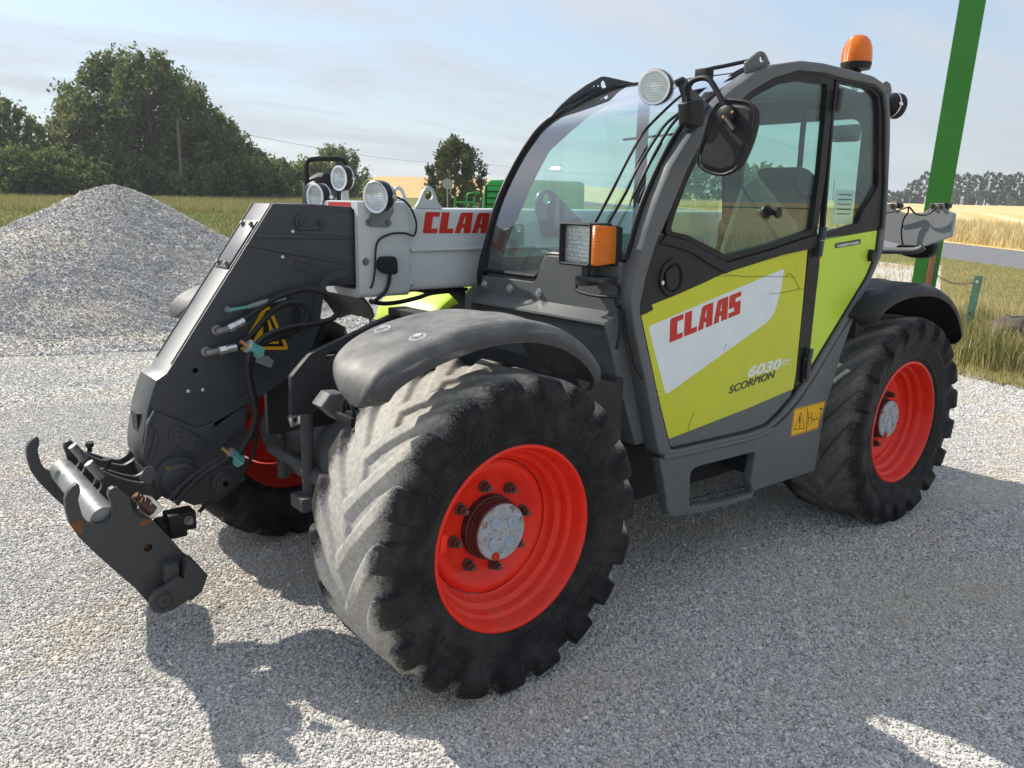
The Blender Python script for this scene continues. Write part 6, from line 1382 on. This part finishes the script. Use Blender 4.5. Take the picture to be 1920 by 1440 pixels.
for i in range(26):
    for j in range(3):
        z = .57+i*.022; b = gbox(.033+j*.018, .040+j*.018, .0495, .0515, z, z+.009)
        b.build('slot', 'sign_black', pm, None)
sx, sy = [(-8.641, -1.163)][0]
sk_ = empty('green_stake', (sx, sy, 0)); tag(sk_, 'faded green leaning metal stake holding a small chain', 'stake')
tp = [(-8.93, -1.34)][0]
b = MB(); lx, ly = rt.x*.20, rt.y*.20
for (o0, o1) in (((0, 0), (.045, 0)),):
    pass
def spt(u, v, z): return (rt.x*(u+.08*z)+va.x*v, rt.y*(u+.08*z)+va.y*v, z)
for (u0, u1, v0, v1) in ((-.035, .045, -.004, .004), (.040, .052, -.06, .004)):
    b.add([spt(u, v, z) for u in (u0, u1) for v in (v0, v1) for z in (-.1, .92)], [(0, 1, 3, 2), (4, 6, 7, 5), (0, 4, 5, 1), (2, 3, 7, 6), (0, 2, 6, 4), (1, 5, 7, 3)])
b.build('angle_iron', 'faded_green', sk_, 35)
bolt('stake_bolt', spt(0, .004, .85), (va.x, va.y, 0), .014, .02, 'zinc', sk_)
bolt('stake_bolt', spt(0, .004, .48), (va.x, va.y, 0), .010, .015, 'rust', sk_)
ch = empty('chain', (0, 0, 0)); c0 = Vector((sx, sy, 0))+Vector(spt(-.02, .01, .85)); c1 = Vector((gx, gy, 0))+Vector(gpt(.15, .01, .80))
nl = 20
lk_me = None
for i in range(nl):
    t = (i+.5)/nl; p = c0.lerp(c1, t); p.z -= .10*4*t*(1-t)*.6
    if lk_me is None:
        m = MB(); pts = [(.026*math.cos(a)+(.012 if math.cos(a) > 0 else -.012), .013*math.sin(a), 0) for a in [2*math.pi*j/14 for j in range(15)]]; m.tube(pts, .0042, 6, False); o = m.build('chain_link', 'nut_steel', None, 60); lk_me = o.data; o.parent = ch
    else: o = bpy.data.objects.new('chain_link', lk_me); COL.objects.link(o); o.parent = ch
    d = (c1-c0).normalized(); o.location = p; o.rotation_euler = (R(90)*(i % 2), 0, math.atan2(d.y, d.x))
    o.scale = (1, 1, 1)
tag(ch, 'thin sagging steel chain from the green stake to the green post', 'chain')
rx_, ry_ = [(-8.793, -0.651)][0]
me = bpy.data.meshes.new('boulder'); bm = bmesh.new(); bmesh.ops.create_icosphere(bm, subdivisions=4, radius=1)
from mathutils import noise as mn
for v in bm.verts:
    k = 1+.28*mn.noise(v.co*1.3)+.12*mn.noise(v.co*3.1)+.05*mn.noise(v.co*8); v.co = Vector((v.co.x*.42*k, v.co.y*.40*k, v.co.z*.33*k))
bm.to_mesh(me); bm.free(); o = link('boulder', me, 'rock_grey', None, 60); o.location = (rx_, ry_, .14); tag(o, 'grey boulder half hidden by dry grass at the gravel edge', 'rock')
cx = rx_+.32*RNG.standard_normal(1500); cy = ry_+.32*RNG.standard_normal(1500)
blades('rock_grass', cx, cy, .36, .010, 'dry_grass', 'dry brown grass tangled over the boulder', 'grass', .05, 1.0)

# ---- poles and wires ----------------------------------------------
def pole(px, top, label, name='utility_pole', r_=.11, arm=False, group=None):
    x, y = px; z = gz(x, y); o = empty(name, (x, y, z)); tag(o, label, 'pole', group); b = MB(); b.tube([(0, 0, -.3), (0, 0, top-z)], [r_, r_*.7], 10); b.build('shaft', 'wood_pole', o, 60)
    b = MB(); b.tube([(-.25, 0, top-z-.25), (.25, 0, top-z-.25)], .03, 6); b.build('crossbar', 'wire_dark', o, 60); b = MB(); b.lathe([(0, .04), (.08, .03), (.10, .0005)], 10, 'Z', (0, 0, top-z)); b.build('insulator', 'sign_back', o, 60); return Vector((x, y, top))
pA = pole([(-23.79, -76.94)][0], 8.3, 'weathered wooden utility pole in front of the dark trees', r_=.16)
pB = pole([(-111.85, -149.24)][0], 9.6, 'thin utility pole beside the lone conifer', r_=.16)
x, y = [(-282.09, -165.35)][0]
pC = pole((x, y), 11.5, 'far utility pole behind the cab', r_=.16)
def wire(a, b_, sag, r_):
    pts = [a.lerp(b_, t/24)-Vector((0, 0, sag*4*(t/24)*(1-t/24))) for t in range(25)]; b = MB(); b.tube(pts, r_, 5); tag(b.build('overhead_wire', 'wire_dark', None, 60), None, None); return bpy.data.objects[-1] if False else COL.objects[-1]
wire(pA, pB, 1.2, .020)['label'] = 'overhead wire from the weathered pole to the thin pole'
COL.objects[-1]['category'] = 'wire'
wire(pB, pC, 2.0, .028)['label'] = 'overhead wire running from the thin pole behind the cab'
COL.objects[-1]['category'] = 'wire'
for px_ in [(-274.07, -115.06), (-275.54, -111.57), (-277.15, -107.59), (-287.41, -108.83), (-297.06, -111.6), (-306.61, -114.6)]:
    pole(px_, 6.0, 'thin pale post standing far out in the stubble field', 'field_post', .10, group='posts in the stubble field')
# road signs seen from behind
for px_, kind in (([(-33.36, -48.04)][0], 'round'), ([(-41.72, -56.83)][0], 'tri')):
    x, y = px_; z = gz(x, y); o = empty('road_sign', (x, y, z)); tag(o, 'grey back of a round road sign by the conifer' if kind == 'round' else 'red triangular road sign by the green tractor', 'sign')
    MB().cyl((0, 0, 0), (0, 0, 2.2 if kind == 'round' else 2.0), .04, 8).build('post', 'sign_back', o, 60)
    shp = circ(0, 2.1, .38) if kind == 'round' else [(-.45, 2.15), (.45, 2.15), (0, 1.40)]
    q = plate('panel', rounded(shp, .04), -.012, .012, 'sign_back' if kind == 'round' else 'decal_red', o, bevel=.002); q.rotation_euler = (0, 0, yaw+R(90))
    if kind != 'round': q = plate('field', rounded([(-.28, 2.06), (.28, 2.06), (0, 1.60)], .03), .014, .017, 'decal_white', o, bevel=0); q.rotation_euler = (0, 0, yaw+R(90)); q2 = plate('field', rounded([(-.28, 2.06), (.28, 2.06), (0, 1.60)], .03), -.017, -.014, 'decal_white', o, bevel=0); q2.rotation_euler = (0, 0, yaw+R(90))

# ---- green machines behind the boom --------------------------------
hx_, hy_ = [(-7.1, -8.43)][0]
gm = empty('green_harvester', (hx_, hy_, 0)); gm.rotation_euler = (0, 0, yaw-R(90)); tag(gm, 'green farm machine with louvred rounded hood behind the boom', 'harvester')
# local x = image right, local y = away from the camera
ho = rounded([(-.22, .9), (-.10, 1.90), (-.02, 2.02), (.55, 2.04), (1.6, 2.02), (1.6, .9)], .10, 5)
plate('hood', ho, .0, 1.9, 'machine_green', gm, bevel=.05)
for i in range(6): z = 1.32+i*.105; MB().add([(-.05+.02*i*0, -.05, z), (.42, -.05, z+.0), (.42, -.005, z+.075), (-.05, -.005, z+.075), (-.05, .0, z-.012), (.42, .0, z-.012)], [(0, 1, 2, 3), (4, 5, 1, 0)]).build('louvre', 'machine_green', gm, 20)
MB().box(-.08, .45, .0-.003, .02, 1.27, 1.93).build('grille_recess', 'sign_black', gm, 35)
MB().box(-.6, 1.7, .2, 1.8, .55, .95).build('frame', 'machine_green', gm, 35, .03)
for x in (-.3, 1.4):
    for y in (.1, 1.7): b = MB(); b.lathe([(-.2, .30), (-.2, .50), (-.15, .56), (.15, .56), (.2, .50), (.2, .30), (.1, .28), (-.1, .28)], 36, 'Y', (x, y, .56)); b.build('wheel', 'tyre_rear', gm, 60)
tx, ty = [(-11.19, -14.73)][0]
tm = empty('green_tractor', (tx, ty, 0)); tm.rotation_euler = (0, 0, yaw-R(90)); tag(tm, 'small green tractor with tubular rails beyond the boom lugs', 'tractor')
MB().box(-.45, 1.2, 0, 1.6, .7, 1.45).build('body', 'machine_green', tm, 35, .08)
b = MB()
for x in (-.35, -.05, .15): b.cyl((x, .1, 1.4), (x, .1, 1.78), .025, 8)
b.tube([(-.38, .1, 1.62), (.18, .1, 1.62)], .025, 8); b.tube([(-.05, .1, 1.72), (-.02, .1, 1.84), (.15, .1, 1.88), (.30, .1, 1.86)], .025, 8); b.build('rail', 'machine_green', tm, 60)
plate('cab_window', rounded([(.25, 1.45), (.34, 1.78), (.46, 1.86), (.75, 1.86), (.75, 1.45)], .05), .2, 1.2, 'cab_interior', tm, bevel=.03)
for x in (-.2, 1.0): b = MB(); b.lathe([(-.2, .2), (-.2, .55), (.2, .55), (.2, .2)], 30, 'Y', (x, .1, .55)); b.build('wheel', 'tyre_rear', tm, 60)

# ---- summer haze ----------------------------------------------------
hm = bpy.data.materials.new('haze_air'); hm.use_nodes = True; t = hm.node_tree; t.nodes.clear()
ov = t.nodes.new('ShaderNodeOutputMaterial'); pv_ = t.nodes.new('ShaderNodeVolumePrincipled'); pv_.inputs['Color'].default_value = (.86, .91, 1, 1); pv_.inputs['Density'].default_value = .0004; pv_.inputs['Anisotropy'].default_value = .3
t.links.new(pv_.outputs[0], ov.inputs['Volume']); MATS['haze_air'] = hm
b = MB(); b.box(-1700, 1700, -1700, 1700, -6, 32); o = b.build('haze', 'haze_air', None, None); o['kind'] = 'stuff'
